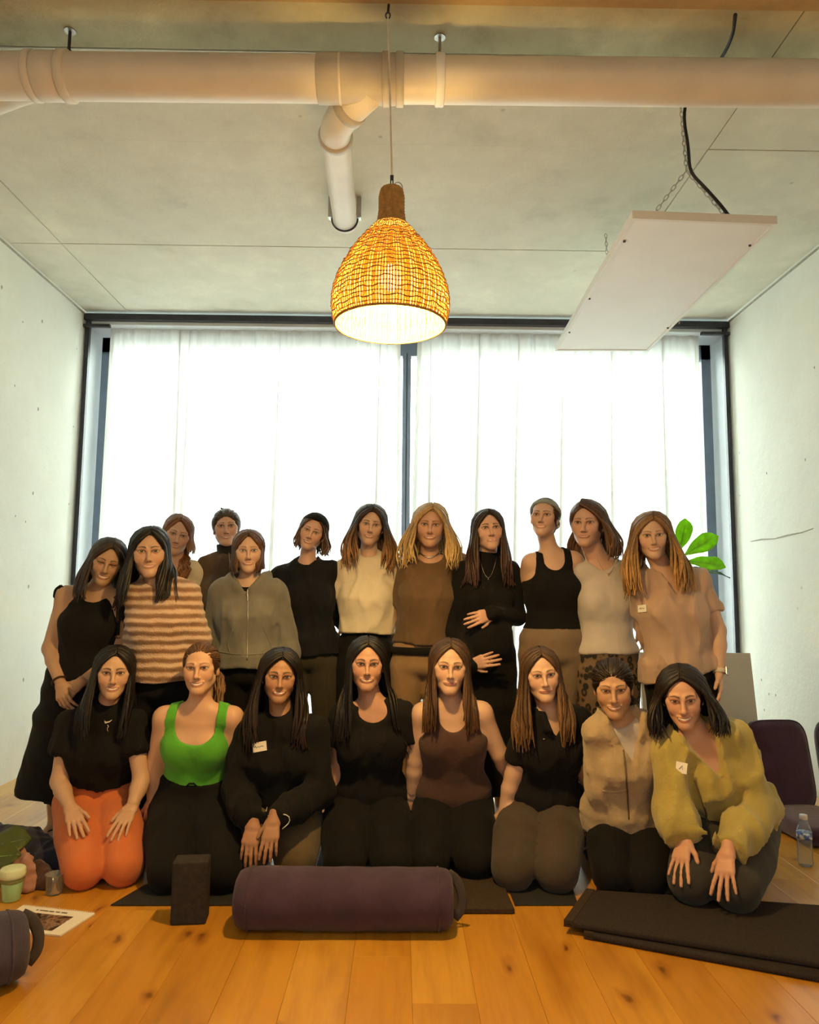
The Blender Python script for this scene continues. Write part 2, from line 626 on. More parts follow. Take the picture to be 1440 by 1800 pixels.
def leaf_mat(name, c, tr=.5):
    m, nt, bs = newmat(name)
    v = coords(nt)
    f = noise(nt, v, 18, 3)
    cc = ramp(nt, f, [(.3, scol(c, .75)), (.7, scol(c, 1.2))])
    nt.links.new(cc, bs.inputs['Base Color'])
    bs.inputs['Roughness'].default_value = .4
    t = N(nt, 'ShaderNodeBsdfTranslucent')
    nt.links.new(cc, t.inputs[0])
    mx = N(nt, 'ShaderNodeMixShader')
    mx.inputs[0].default_value = tr
    nt.links.new(bs.outputs[0], mx.inputs[1])
    nt.links.new(t.outputs[0], mx.inputs[2])
    nt.links.new(mx.outputs[0], nt.nodes['Material Output'].inputs[0])
    return m


def tree(x, y, h, r, seed, leafc, label, nleaf=2600):
    rs = np.random.RandomState(seed)
    root = empty('garden_tree', (x, y, 0), label, 'tree')
    b = MB().tube([(x, y, -.05), (x + .06, y, h * .4), (x - .03, y + .05, h * .75)], [.12, .09, .04], 8)
    for k in range(7):
        a = k * .9
        b.tube([(x, y, h * (.35 + .05 * k)), (x + r * .7 * math.cos(a), y + r * .7 * math.sin(a), h * (.5 + .055 * k))], [.04, .012], 6)
    b.build('trunk', plain('grey_bark', (.16, .12, .09), .9), root)
    d = rs.normal(size=(nleaf, 3))
    d /= np.linalg.norm(d, axis=1)[:, None]
    c = d * rs.uniform(.45, 1, (nleaf, 1)) ** .6 * [r, r, h * .34] + [x, y, h * .66]
    u = rs.normal(size=(nleaf, 3))
    u /= np.linalg.norm(u, axis=1)[:, None]
    w = np.cross(u, rs.normal(size=(nleaf, 3)))
    w /= np.linalg.norm(w, axis=1)[:, None]
    s = rs.uniform(.05, .10, (nleaf, 1))
    V = np.stack([c - u * s, c + w * s * .45, c + u * s, c - w * s * .45], 1).reshape(-1, 3)
    F = np.arange(nleaf * 4).reshape(-1, 4)
    put('foliage', V, F, leafc, root, kind='stuff')


ML1 = leaf_mat('yellow_green_leaf', (.42, .46, .10))
ML2 = leaf_mat('blue_green_leaf', (.16, .34, .26))
tree(-.75, 12.5, 5.2, .62, 11, ML1, 'sunlit yellow-green tree outside, seen in the gap between the curtains')
tree(2.9, 12.6, 6.4, 1.2, 12, ML1, 'yellow-green tree outside, showing faintly through the curtain beside the plant')
tree(4.55, 10.9, 3.6, .9, 13, ML2, 'bluish green tree outside, seen past the edge of the curtain near the plant')
# ---------------------------------------------------------------- drain pipe under the slab
PYY = 2.62
pl, pr = at(-260, 131, PYY), at(1700, 150, PYY)
pdir = nrm(pr - pl)
PR = .083


def pipe_pt(px):
    t = (at(px, 138, PYY)[0] - pl[0]) / (pr[0] - pl[0])
    return pl + (pr - pl) * t


pipe = empty('drain_pipe', pipe_pt(700), 'thick cream drain pipe crossing the whole ceiling below the slab', 'pipe')
MB().tube([pl, pr], PR, 40).build('main_pipe', M_PVC, pipe, True)
for o in [pipe.children[0]]:
    o.modifiers.new('edges', 'EDGE_SPLIT').split_angle = .9


def collar(px0, px1, r, mat, name='collar'):
    a, b = pipe_pt(px0), pipe_pt(px1)
    o = MB().tube([a, a + pdir * .004, b - pdir * .004, b], [r - .004, r, r, r - .004], 40).build(name, mat, pipe, True)
    o.modifiers.new('edges', 'EDGE_SPLIT').split_angle = .9


collar(52, 66, PR + .007, M_PVC)
collar(66, 108, PR + .004, M_PVC)
collar(558, 710, PR + .005, M_PVC2, 'tee_fitting')
collar(596, 601, PR + .008, M_PVC, 'sealing_ring')
collar(672, 684, PR + .011, M_PVC2, 'sealing_ring')
collar(696, 710, PR + .011, M_PVC2, 'sealing_ring')
for px, m in ((118, M_PVC), (773, M_WHITE)):
    c = pipe_pt(px)
    collar(px - 8, px + 8, PR + .009, m, 'strap')
    top = np.array([c[0], c[1], CZ - .002])
    MB().tube([c + [0, 0, PR], top], .006, 8).tube([c + [0, 0, PR + .002], c + [0, 0, PR + .022]], .013, 6).build('threaded_rod', M_METAL if px > 500 else M_STEEL, pipe)
    MB().tube([top, top - [0, 0, .004]], .022, 12).build('rod_washer', M_METAL, pipe)
# branch: 45 degree leg out of the tee, elbow, then a run along the slab towards the window
t0 = pipe_pt(655) + np.array([0, 0, -.03])
e1 = at(588, 196, 2.80)
e1[2] = t0[2] - .03
br_end = at(607, 392, 3.86)
zb = br_end[2]
brp = [t0, t0 + (e1 - t0) * .6, e1]
BR = .064


def smooth_path(pts, n=8):
    P = [np.asarray(p, float) for p in pts]
    out = [P[0]]
    for i in range(1, len(P) - 1):
        a, b, c = P[i - 1], P[i], P[i + 1]
        d = min(np.linalg.norm(b - a), np.linalg.norm(c - b)) * .45
        s, e = b + nrm(a - b) * d, b + nrm(c - b) * d
        for k in range(n + 1):
            t = k / n
            out.append((1 - t) ** 2 * s + 2 * t * (1 - t) * b + t * t * e)
    out.append(P[-1])
    return out


far = np.array([br_end[0] + .0, br_end[1] + .16, CZ - .004])
mid = np.array([br_end[0], br_end[1], br_end[2]])
MB().tube(smooth_path([t0, e1, mid, far], 10), BR, 24).build('branch_pipe', M_PVC, pipe, True)
d1 = nrm(mid - e1)
for c, d in ((e1 + nrm(t0 - e1) * .10, nrm(t0 - e1)), (e1 + d1 * .11, d1)):
    o = MB().tube([c - d * .02, c - d * .016, c + d * .016, c + d * .02], [BR + .002, BR + .008, BR + .008, BR + .002], 24).build('branch_collar', M_PVC2, pipe, True)
cl = mid - d1 * .06
a = np.linspace(-.15 * PI, 1.15 * PI, 24)
MB().tube([(cl[0] + (BR + .006) * math.cos(q), cl[1], cl[2] - (BR + .006) * math.sin(q)) for q in a], .005, 6).build('pipe_clip', M_STEEL, pipe, True)
for s in (-1, 1):
    MB().box((cl[0] + s * (BR + .012) - .012, cl[1] - .02, cl[2] + .0), (cl[0] + s * (BR + .012) + .012, cl[1] + .02, CZ - .003)).build('clip_bracket', M_METAL, pipe)
# elbow leaving at the left edge of the picture
q0, q1, q2 = pipe_pt(62) + [0, 0, -.02], at(14, 160, 2.74), at(-150, 172, 3.0)
q2[2] = q1[2]
MB().tube(smooth_path([q0, q1, q2], 8), BR, 24).build('branch_pipe', M_PVC, pipe, True)

# ---------------------------------------------------------------- woven pendant lamp
LY = 2.40
lb = at(686, 571, LY)
LX, LZ0 = lb[0], lb[2]
lamp = empty('pendant_lamp', (LX, LY, LZ0), 'woven rattan bell pendant lamp, lit, hanging in front of the window', 'lamp')


def lamp_r(z):
    P = [(0, .185), (.03, .193), (.07, .197), (.11, .194), (.16, .180), (.21, .157), (.26, .127), (.30, .096), (.335, .066), (.36, .047), (.40, .042), (.45, .042), (.475, .037), (.488, .022)]
    return np.interp(z, [p[0] for p in P], [p[1] for p in P])


def wicker(name, c, tr):
    m, nt, bs = newmat(name)
    v = coords(nt)
    f = noise(nt, v, 55, 3)
    cc = ramp(nt, f, [(.3, scol(c, .65)), (.7, scol(c, 1.25))])
    nt.links.new(cc, bs.inputs['Base Color'])
    bs.inputs['Roughness'].default_value = .6
    t = N(nt, 'ShaderNodeBsdfTranslucent')
    nt.links.new(cc, t.inputs[0])
    mx = N(nt, 'ShaderNodeMixShader')
    mx.inputs[0].default_value = tr
    nt.links.new(bs.outputs[0], mx.inputs[1])
    nt.links.new(t.outputs[0], mx.inputs[2])
    nt.links.new(mx.outputs[0], nt.nodes['Material Output'].inputs[0])
    return m


M_REED = wicker('golden_reed', (.66, .40, .075), .40)
M_CANE = wicker('brown_cane', (.36, .19, .05), .08)
rs = np.random.RandomState(4)
b = MB()
NR = 132
for k in range(NR):
    a = 2 * PI * (k + rs.uniform(-.12, .12)) / NR
    ztop = .36 if k % 2 else .30
    zz = np.linspace(0, ztop, 13)
    rr = lamp_r(zz) + .0015 * ((np.arange(13) + k) % 2)
    w = np.minimum(.0040, rr * PI / NR * .88)
    pts = np.stack([rr * np.cos(a), rr * np.sin(a), zz], 1) + [LX, LY, LZ0]
    ta = np.array([-math.sin(a), math.cos(a), 0])
    na = np.array([math.cos(a), math.sin(a), 0])
    V = []
    for i in range(13):
        V += [pts[i] - ta * w[i], pts[i] + na * .0016, pts[i] + ta * w[i], pts[i] - na * .0008]
    F = []
    for i in range(12):
        F += [(i * 4 + q, i * 4 + (q + 1) % 4, i * 4 + 4 + (q + 1) % 4, i * 4 + 4 + q) for q in range(4)]
    b.add(V, F)
b.build('reed', M_REED, lamp, False, kind='stuff')
b = MB()
zz = list(np.linspace(.012, .345, 23))
for i, z in enumerate(zz):
    n = 72
    a = np.arange(n) * 2 * PI / n
    r = lamp_r(z) + .0022 + .0012 * np.sin(a * 24 + i * 2)
    wz = z + .0028 * np.sign(np.sin(a * (16 + i % 3) + i)) * (1 if i % 2 else .25)
    b.tube(np.stack([LX + r * np.cos(a), LY + r * np.sin(a), LZ0 + wz], 1), .0024 if i % 2 else .0019, 5, True)
b.build('cane_ring', M_CANE, lamp, True, kind='stuff')
b = MB()
for z in np.linspace(.352, .478, 30):
    n = 32
    a = np.arange(n) * 2 * PI / n
    r = lamp_r(z) + .0012 * np.sin(a * 11 + z * 900)
    b.tube(np.stack([LX + r * np.cos(a), LY + r * np.sin(a), np.full(n, LZ0 + z)], 1), .0030, 5, True)
b.build('cane_neck', wicker('tan_cane', (.46, .25, .07), .05), lamp, True, kind='stuff')
prof = [(lamp_r(z) - .004, z) for z in np.linspace(.34, .487, 10)]
MB().lathe(prof, (LX, LY, LZ0), 32).build('neck_core', M_CANE, lamp, True)
a = np.arange(64) * 2 * PI / 64
MB().tube(np.stack([LX + .186 * np.cos(a), LY + .186 * np.sin(a), np.full(64, LZ0)], 1), .0045, 8, True).build('rim', M_CANE, lamp, True)
a = np.linspace(0, PI, 14)
MB().tube(np.stack([LX + .02 + .016 * np.cos(a), np.full(14, LY), LZ0 + .485 + .020 * np.sin(a)], 1), .002, 6).build('wire_loop', M_METAL, lamp)
hook_top = at(682, 30, LY + .06)
ctop = np.array([LX, LY, LZ0 + .52])
b = MB().tube([(LX + .004 * math.cos(q), LY, LZ0 + .505 + .014 * math.sin(q)) for q in np.arange(12) * PI / 6], .0022, 6, True)
b.box((LX - .006, LY - .006, LZ0 + .515), (LX + .006, LY + .006, LZ0 + .528)).build('shackle', M_STEEL, lamp)
MB().tube([ctop, (ctop * .5 + hook_top * .5) + [.001, 0, 0], hook_top], .0032, 8).build('cord', plain('ivory_cord', (.75, .66, .52), .7), lamp)
b = MB().tube([hook_top + np.array([.008 * math.cos(q), 0, .012 * math.sin(q) + .006]) for q in np.arange(12) * PI / 6], .0028, 6, True)
b.tube([hook_top + [0, 0, .016], (hook_top[0] + .003, hook_top[1], CZ - .0)], .0045, 8).build('ceiling_hook', M_STEEL, lamp)
m, nt, bs = newmat('glowing_bulb')
nt.nodes.remove(bs)
em = N(nt, 'ShaderNodeEmission')
em.inputs[0].default_value = (1.0, .72, .24, 1)
em.inputs[1].default_value = 40
nt.links.new(em.outputs[0], nt.nodes['Material Output'].inputs[0])
zb_ = .155
MB().lathe([(0, -.034), (.018, -.030), (.030, -.014), (.033, .004), (.026, .024), (.016, .04), (.0135, .052)], (LX, LY, LZ0 + zb_), 20).build('bulb', m, lamp, True)
MB().lathe([(.014, .052), (.017, .054), (.017, .11), (.006, .115), (.004, .24)], (LX, LY, LZ0 + zb_), 16).build('lamp_holder', M_STEEL, lamp, True)
pd = bpy.data.lights.new('bulb_light', 'POINT')
pd.energy, pd.color, pd.shadow_soft_size = LAMP_POWER, LAMP_COLOR, .05
po = bpy.data.objects.new('bulb_light', pd)
po.location = (LX, LY, LZ0 + zb_ - .075)
COL.objects.link(po)

# ---------------------------------------------------------------- heater panel on chains
HZ = 2.735
c = [zat(1112, 384, HZ), zat(1367, 394, HZ), zat(1140, 617, HZ), zat(976, 617, HZ)]
c = [np.array([q[0], q[1], HZ]) for q in c]
heater = empty('heater_panel', (c[0] + c[1] + c[2] + c[3]) / 4, 'white flat heating panel hung level from the ceiling on chains', 'heater')
P4 = [(q[0], q[1]) for q in c]
ctr = np.mean(P4, 0)


def inset(P, k):
    P = np.array(P)
    out = []
    for i in range(4):
        a, b_, d = P[i], P[(i + 1) % 4], P[i - 1]
        out.append(tuple(a + nrm(b_ - a) * k + nrm(d - a) * k))
    return out


bevel(MB().prism(inset(P4, .010), HZ + .004, HZ + .030).build('panel_body', M_WHITE, heater), .002)
bo, bi = P4, inset(P4, .016)
for i in range(4):
    j = (i + 1) % 4
    MB().prism([bo[i], bo[j], bi[j], bi[i]], HZ, HZ + .036).build('edge_profile', plain('white_edge', (.72, .71, .68), .4, 0, .03, 8, 0), heater)
for u, v_ in ((.12, .04), (.12, .96), (.5, .035), (.8, .035), (.75, .965)):
    q = np.array(c[0]) * (1 - u) * (1 - v_) + np.array(c[1]) * (1 - u) * v_ + np.array(c[2]) * u * v_ + np.array(c[3]) * u * (1 - v_)
    MB().tube([(q[0], q[1], HZ - .002), (q[0], q[1], HZ + .006)], .006, 8).build('rivet', M_STEEL, heater)


def chain(p, q, parent, name='chain'):
    p, q = np.asarray(p, float), np.asarray(q, float)
    L = np.linalg.norm(q - p)
    n = int(L / .024)
    d = (q - p) / L
    u = nrm(np.cross(d, (0, 1, .2)))
    w = np.cross(d, u)
    b = MB()
    for i in range(n):
        cc = p + d * (i + .5) * L / n
        s = u if i % 2 else w
        a = np.arange(10) * 2 * PI / 10
        b.tube([cc + d * .0155 * math.cos(t) + s * .007 * math.sin(t) for t in a], .0019, 5, True, up=tuple(np.cross(d, s)))
    return b.build(name, M_METAL, parent, True)


ju = at(1207, 300, 2.93)
ct = np.array([ju[0], 2.97, CZ - .006])
chain(ju, ct, heater)
pa, pb = at(1135, 376, 3.0), at(1290, 380, 3.0)
pa[2] = pb[2] = HZ + .034
chain(pa, ju, heater)
chain(pb, ju, heater)
fu = at(1065, 415, 4.15)
chain((fu[0] + .02, 4.15, HZ + .034), (fu[0], 4.15, CZ - .006), heater)
chain((fu[0] + .42, 4.15, HZ + .034), (fu[0] + .42, 4.15, CZ - .006), heater)
cabp = [at(1290, 378, 2.99), at(1272, 366, 2.96), at(1240, 330, 2.93), at(1213, 303, 2.92), at(1210, 255, 2.92), at(1203, 215, 2.93), at(1204, 183, 2.93), at(1225, 130, 2.85), at(1250, 98, 2.74), at(1275, 60, 2.62), at(1288, 25, 2.53), at(1291, -20, 2.44)]
cabp[0][2] = HZ + .04
for q in cabp[7:]:
    q[2] = min(q[2], CZ - .04)
MB().tube(smooth_path(cabp, 4), .0068, 8).build('power_cable', M_BLACKRUB, heater, True)

# ---------------------------------------------------------------- floor things


def ribbon_bolster(name, a, b_, r, label, mat, flat=.93, strap_at=1):
    a, b_ = np.asarray(a, float), np.asarray(b_, float)
    d = nrm(b_ - a)
    L = np.linalg.norm(b_ - a)
    side = np.cross(d, (0, 0, 1))
    up = np.array([0, 0, 1.0])
    root = empty(name, (a + b_) / 2 * [1, 1, 0], label, 'bolster')
    n = 48
    prof = [(0, 0.0), (.35, .000), (.7, .004), (.86, .012), (.94, .026), (.985, .05), (1, .075)]
    prof = [(q, t) for q, t in prof] + [(1 + .012 * math.sin(k * 1.9), .075 + (L - .15) * k / 14) for k in range(1, 14)] + [(q, L - t) for q, t in prof[::-1]]
    V = []
    for q, t in prof:
        for k in range(n):
            an = 2 * PI * k / n
            rr = r * q * (1 + .012 * math.sin(an * 3 + t * 11) + .008 * math.sin(an * 5 - t * 17))
            V.append(a + d * t + side * rr * math.cos(an) + up * (rr * flat * math.sin(an)))
    V = np.array(V)
    V[:, 2] = np.maximum(V[:, 2], .001)
    F = [(i * n + q, i * n + (q + 1) % n, (i + 1) * n + (q + 1) % n, (i + 1) * n + q) for i in range(len(prof) - 1) for q in range(n)]
    put('cover', V, F, mat, root, True)
    for t in (.055, L - .055):
        an = np.arange(n) * 2 * PI / n
        pts = np.array([a + d * t + side * r * .993 * math.cos(q) + up * r * .993 * flat * math.sin(q) for q in an])
        pts[:, 2] = np.maximum(pts[:, 2], .004)
        MB().tube(pts, .004, 6, True).build('piping', mat, root, True)
    e = b_ if strap_at > 0 else a
    s = d * strap_at
    hp = [e - s * .02 + up * r * .80, e + s * .012 + up * r * .6, e + s * .034 + up * r * .1, e + s * .030 - up * r * .35, e + s * .004 - up * r * .62]
    MB().tube(smooth_path(hp, 5), .017, 8, flat=.16, up=tuple(side)).build('carry_handle', plain('grey_webbing', (.055, .048, .048), .9), root, True)
    return root


M_BOL = cloth('purple_velvet_cotton', (.046, .026, .052), .22, 260, .5, .10)
pA, pB = zat(418, 1600, .115), zat(797, 1600, .115)
yb = 2.80
pA, pB = at(414, 1590, yb), at(797, 1588, yb)
pA[2] = pB[2] = .101
ribbon_bolster('yoga_bolster', pA, pB, .110, 'large purple round bolster lying on the floor in front of the kneeling row', M_BOL)
pA2, pB2 = zat(-150, 1700, .11), zat(48, 1652, .11)
M_BOL2 = cloth('slate_purple_cotton', (.046, .037, .060), .2, 260, .5, .12)
pB2[2] = pA2[2] = .105
ribbon_bolster('yoga_bolster', pA2, pB2, .108, 'slate purple bolster cut off by the left edge, beside the booklet', M_BOL2)

# foam block
blk0 = zat(331, 1622, 0)
M_FOAM = plain('charcoal_foam', (.030, .026, .024), .85, 0, .25, 60, .4, .2)
o = MB().box((-.063, -.042, 0), (.063, .042, .218)).build('yoga_block', M_FOAM)
o.location = (blk0[0], blk0[1] + .02, 0)
o.rotation_euler = (0, 0, .10)
tag(bevel(o, .007, 3), 'charcoal foam yoga block standing on end left of the purple bolster', 'yoga block')

# mats
M_MAT1 = plain('black_rubber_mat', (.014, .014, .016), .75, 0, .2, 200, .4)
M_MAT2 = plain('brown_felt_mat', (.048, .034, .026), .95, 0, .25, 160, .6, .1)
M_MAT3 = plain('charcoal_felt_mat', (.034, .028, .027), .95, 0, .25, 160, .6, .1)
M_MAT4 = plain('dark_teal_mat', (.012, .022, .026), .7, 0, .2, 200, .4)


def mat_slab(name, pts, z0, z1, mat, label, cat='mat'):
    P = [zat(px, py, z1) for px, py in pts]
    o = MB().prism([(p[0], p[1]) for p in P][::-1], z0, z1).build(name, mat)
    bevel(o, min(.004, (z1 - z0) * .4))
    return tag(o, label, cat)


mat_slab('yoga_mat', [(194, 1590), (252, 1556), (286, 1542), (520, 1538), (560, 1590)], .001, .006, M_MAT1, 'thin black yoga mat under the knees of the woman in green')
mat_slab('yoga_mat', [(540, 1588), (566, 1484), (725, 1484), (740, 1588)], .001, .006, M_MAT4, 'dark teal yoga mat behind the purple bolster')
mat_slab('yoga_mat', [(905, 1590), (870, 1500), (985, 1500), (1017, 1590)], .001, .006, M_MAT1, 'thin black yoga mat under the woman in the black polo shirt')
mat_slab('folded_mat', [(745, 1597), (742, 1500), (862, 1500), (905, 1597)], .001, .021, M_MAT2, 'brown felt mat right of the purple bolster, under the woman in the brown tank top')

root = empty('folded_mat', zat(1230, 1650, 0) * [1, 1, 0], 'big charcoal felt mat folded in two layers under the two women on the right', 'mat')


def layer(pts, z0, z1, nm, fold=False):
    P = [zat(px, py, z1) for px, py in pts]
    o = MB().prism([(p[0], p[1]) for p in P][::-1], z0, z1).build(nm, M_MAT3, root)
    bevel(o, .009, 3)
    # bound edge: a paler felt strip along the short left side
    a, b_ = P[0], P[1]
    dn = nrm(np.array([P[-1][0] - a[0], P[-1][1] - a[1], 0]))
    w = .03
    MB().prism([(a[0] - dn[0] * .002, a[1] - dn[1] * .002), (a[0] + dn[0] * w, a[1] + dn[1] * w), (b_[0] + dn[0] * w, b_[1] + dn[1] * w), (b_[0] - dn[0] * .002, b_[1] - dn[1] * .002)], z0 - .0 + .003, z1 + .0015).build('edge_binding', M_MAT2, root)


layer([(1027, 1640), (1060, 1570), (1640, 1620), (1640, 1745), (1440, 1716)], .001, .022, 'lower_layer')
layer([(992, 1618), (1032, 1562), (1600, 1600), (1600, 1715), (1437, 1690)], .0225, .046, 'upper_layer')

# booklet with a printed cover and a comb-bound edge
bkp = [zat(px, py, .004) for px, py in ((40, 1592), (167, 1606), (106, 1645), (-18, 1632))]
book = empty('booklet', np.mean(bkp, 0) * [1, 1, 0], 'white comb-bound booklet with a printed photo cover lying by the left bolster', 'booklet')
MB().prism([(p[0], p[1]) for p in bkp][::-1], .0006, .006).build('page_block', plain('white_paper', (.78, .74, .68), .7, 0, .02, 4, 0), book)


def bk(u, v_, z=.0063):
    p = bkp[0] * (1 - u) * (1 - v_) + bkp[1] * u * (1 - v_) + bkp[2] * u * v_ + bkp[3] * (1 - u) * v_
    return (p[0], p[1], z)


m, nt, bs = newmat('cover_print')
v = coords(nt, (1, 1, 1), 'Object')
f = noise(nt, v, 26, 4)
nt.links.new(ramp(nt, f, [(.36, (.012, .010, .012)), (.44, (.10, .05, .03)), (.52, (.32, .18, .09)), (.58, (.05, .03, .03)), (.68, (.55, .45, .33))]), bs.inputs['Base Color'])
bs.inputs['Roughness'].default_value = .45
put('cover_photo', [bk(.2, .25), bk(.82, .25), bk(.82, .88), (bk(.2, .88))], [(0, 1, 2, 3)], m, book)
b = MB()
M_INK = plain('grey_ink', (.10, .09, .09), .7, 0, .05, 5, 0)
for i, (u0, u1) in enumerate(((.25, .28), (.30, .42), (.43, .50), (.52, .58), (.60, .68))):
    q = [bk(u0, .11), bk(u1, .11), bk(u1, .155), bk(u0, .155)]
    b.add(q, [(0, 1, 2, 3)])
b.build('title_line', M_INK, book)
b = MB()
for i in range(34):
    q = np.array(bk(.02 + .96 * i / 33, .0, 0))
    dn = nrm(np.array(bk(.5, .5, 0)) - np.array(bk(.5, 0, 0)))
    a = np.linspace(0, PI, 6)
    b.tube([q + dn * .004 * math.cos(t) + np.array([0, 0, .004 + .005 * math.sin(t)]) for t in a], .0011, 4)
b.build('comb_binding', plain('white_comb', (.75, .73, .70), .5), book, kind='stuff')

# reusable cup
cp = zat(10, 1590, 0)
cup = empty('coffee_cup', (cp[0], cp[1] + .04, 0), 'mint green reusable cup with a pale lid at the left edge', 'cup')
cc = (cp[0], cp[1] + .04, 0)
MB().lathe([(0, 0.001), (.030, .001), (.032, .004), (.0395, .072), (.0395, .078), (.037, .078)], cc, 32).build('cup_body', plain('mint_plastic', (.34, .60, .34), .45, 0, .04), cup, True)
MB().lathe([(.0405, .070), (.042, .072), (.043, .086), (.0415, .088)], cc, 32).build('grip_band', plain('olive_silicone', (.20, .22, .09), .6), cup, True)
MB().lathe([(.042, .086), (.0465, .088), (.0475, .100), (.046, .116), (.043, .121), (.030, .123), (0, .123)], cc, 32).build('lid', plain('pale_green_lid', (.62, .70, .47), .45, 0, .05), cup, True)
# water bottle
bp = zat(1423, 1527, 0)
bot = empty('water_bottle', (bp[0], bp[1] + .03, 0), 'clear plastic water bottle with white cap standing on the floor at the right edge', 'bottle')
bc = (bp[0], bp[1] + .03, 0)


def clear_plastic():
    m, nt, bs = newmat('clear_plastic')
    nt.nodes.remove(bs)
    t = N(nt, 'ShaderNodeBsdfTransparent')
    t.inputs[0].default_value = (.90, .93, .94, 1)
    g = N(nt, 'ShaderNodeBsdfGlossy', Roughness=.06)
    fr = N(nt, 'ShaderNodeLayerWeight', Blend=.16)
    mx = N(nt, 'ShaderNodeMixShader')
    nt.links.new(fr.outputs['Fresnel'], mx.inputs[0])
    nt.links.new(t.outputs[0], mx.inputs[1])
    nt.links.new(g.outputs[0], mx.inputs[2])
    df = N(nt, 'ShaderNodeBsdfDiffuse')
    df.inputs[0].default_value = (.85, .88, .9, 1)
    m3 = N(nt, 'ShaderNodeMixShader')
    m3.inputs[0].default_value = .12
    nt.links.new(mx.outputs[0], m3.inputs[1])
    nt.links.new(df.outputs[0], m3.inputs[2])
    nt.links.new(m3.outputs[0], nt.nodes['Material Output'].inputs[0])
    return m


M_PET = clear_plastic()
prof = [(0, .004), (.02, .002), (.028, .004), (.031, .012)]
for k in range(9):
    z = .022 + k * .010
    prof += [(.0318, z), (.0300, z + .005)]
prof += [(.0318, .115), (.0318, .150), (.030, .158), (.026, .172), (.018, .190), (.0135, .198), (.0130, .212)]
MB().lathe(prof, bc, 32).build('bottle_body', M_PET, bot, True)
MB().lathe([(.0135, .200), (.0165, .201), (.0165, .220), (.0155, .222), (0, .222)], bc, 24).build('cap', plain('white_cap', (.75, .77, .80), .4, 0, .02), bot, True)
m, nt, bs = newmat('bottle_label')
v = coords(nt)
nt.links.new(ramp(nt, noise(nt, v, 60, 2), [(.42, (.75, .80, .88)), (.5, (.20, .35, .70)), (.6, (.08, .15, .45))]), bs.inputs['Base Color'])
MB().lathe([(.0322, .120), (.0322, .148)], bc, 32).build('label_wrap', m, bot, True)
bot.children[-1].data.polygons.foreach_set('use_smooth', [True] * len(bot.children[-1].data.polygons))

# floor chairs: padded back and seat on the floor
M_CH = cloth('aubergine_cloth', (.040, .012, .032), .2, 300, .4, .25)


def floor_chair(x, y, rz, label):
    root = empty('floor_chair', (x, y, 0), label, 'chair', 'padded floor chairs by the right wall')
    M = Matrix.Translation((x, y, 0)) @ Matrix.Rotation(rz, 4, 'Z')
    w, t = .172, .045
    lean = math.radians(12)
    MB_ = Matrix.Translation((0, .21, .05)) @ Matrix.Rotation(-lean, 4, 'X')

    def pad(nm, Ml, sx, sy, sz, rad):
        # rounded-corner cushion: outline swept with soft edges
        n = 40
        out = []
        for k in range(n):
            a_ = 2 * PI * k / n
            ex = 5.0
            ca, sa = math.cos(a_), math.sin(a_)
            out.append((sx * math.copysign(abs(ca) ** (2 / ex), ca), sz * math.copysign(abs(sa) ** (2 / ex), sa)))
        V, prof_ = [], [(.0, -1.0), (.80, -1.0), (.95, -.8), (1, -.25), (1, .25), (.95, .8), (.80, 1.0), (0, 1.0)]
        for q, h in prof_:
            V += [M @ Ml @ Vector((ox * q, h * sy, oz * q)) for ox, oz in out]
        F = [(i * n + q, i * n + (q + 1) % n, (i + 1) * n + (q + 1) % n, (i + 1) * n + q) for i in range(len(prof_) - 1) for q in range(n)]
        o = MB().add(V, F).build(nm, M_CH, root, True)
        pts = [M @ Ml @ Vector((ox * .985, -sy * .62, oz * .985)) for ox, oz in out]
        MB().tube([tuple(p) for p in pts], .004, 5, True).build('piping', M_CH, root, True)

    pad('backrest', MB_ @ Matrix.Translation((0, 0, .235)), w, t, .235, .05)
    pad('seat', Matrix.Translation((0, -.02, .048)) @ Matrix.Rotation(PI / 2, 4, 'X'), w, t, .235, .05)
    return root


chp = zat(1385, 1478, 0)
floor_chair(chp[0] + .19, chp[1] + .12, .10, 'dark purple padded floor chair behind the water bottle')
floor_chair(chp[0] + .585, chp[1] + .16, .02, 'second dark purple floor chair, only its edge showing at the right of the frame')

# pale board leaning by the right wall
b0, b1, b2 = at(1265, 1147, 4.62), at(1318, 1149, 4.60), at(1332, 1330, 4.45)
bw = .62
M = Matrix.Translation((b1[0] - .02, 4.52, 0)) @ Matrix.Rotation(math.radians(-10), 4, 'X')
o = MB().box((-bw, -.018, .004), (.06, .018, b1[2] * 1.02), Matrix.Translation((b1[0] - .085, 4.42, 0)) @ Matrix.Rotation(math.radians(-9), 4, 'X')).build('leaning_board', plain('beige_board', (.58, .53, .44), .7, 0, .04, 6))
tag(bevel(o, .003), 'beige flat board leaning upright by the right wall behind the wrist watch', 'board')

# ---------------------------------------------------------------- plants


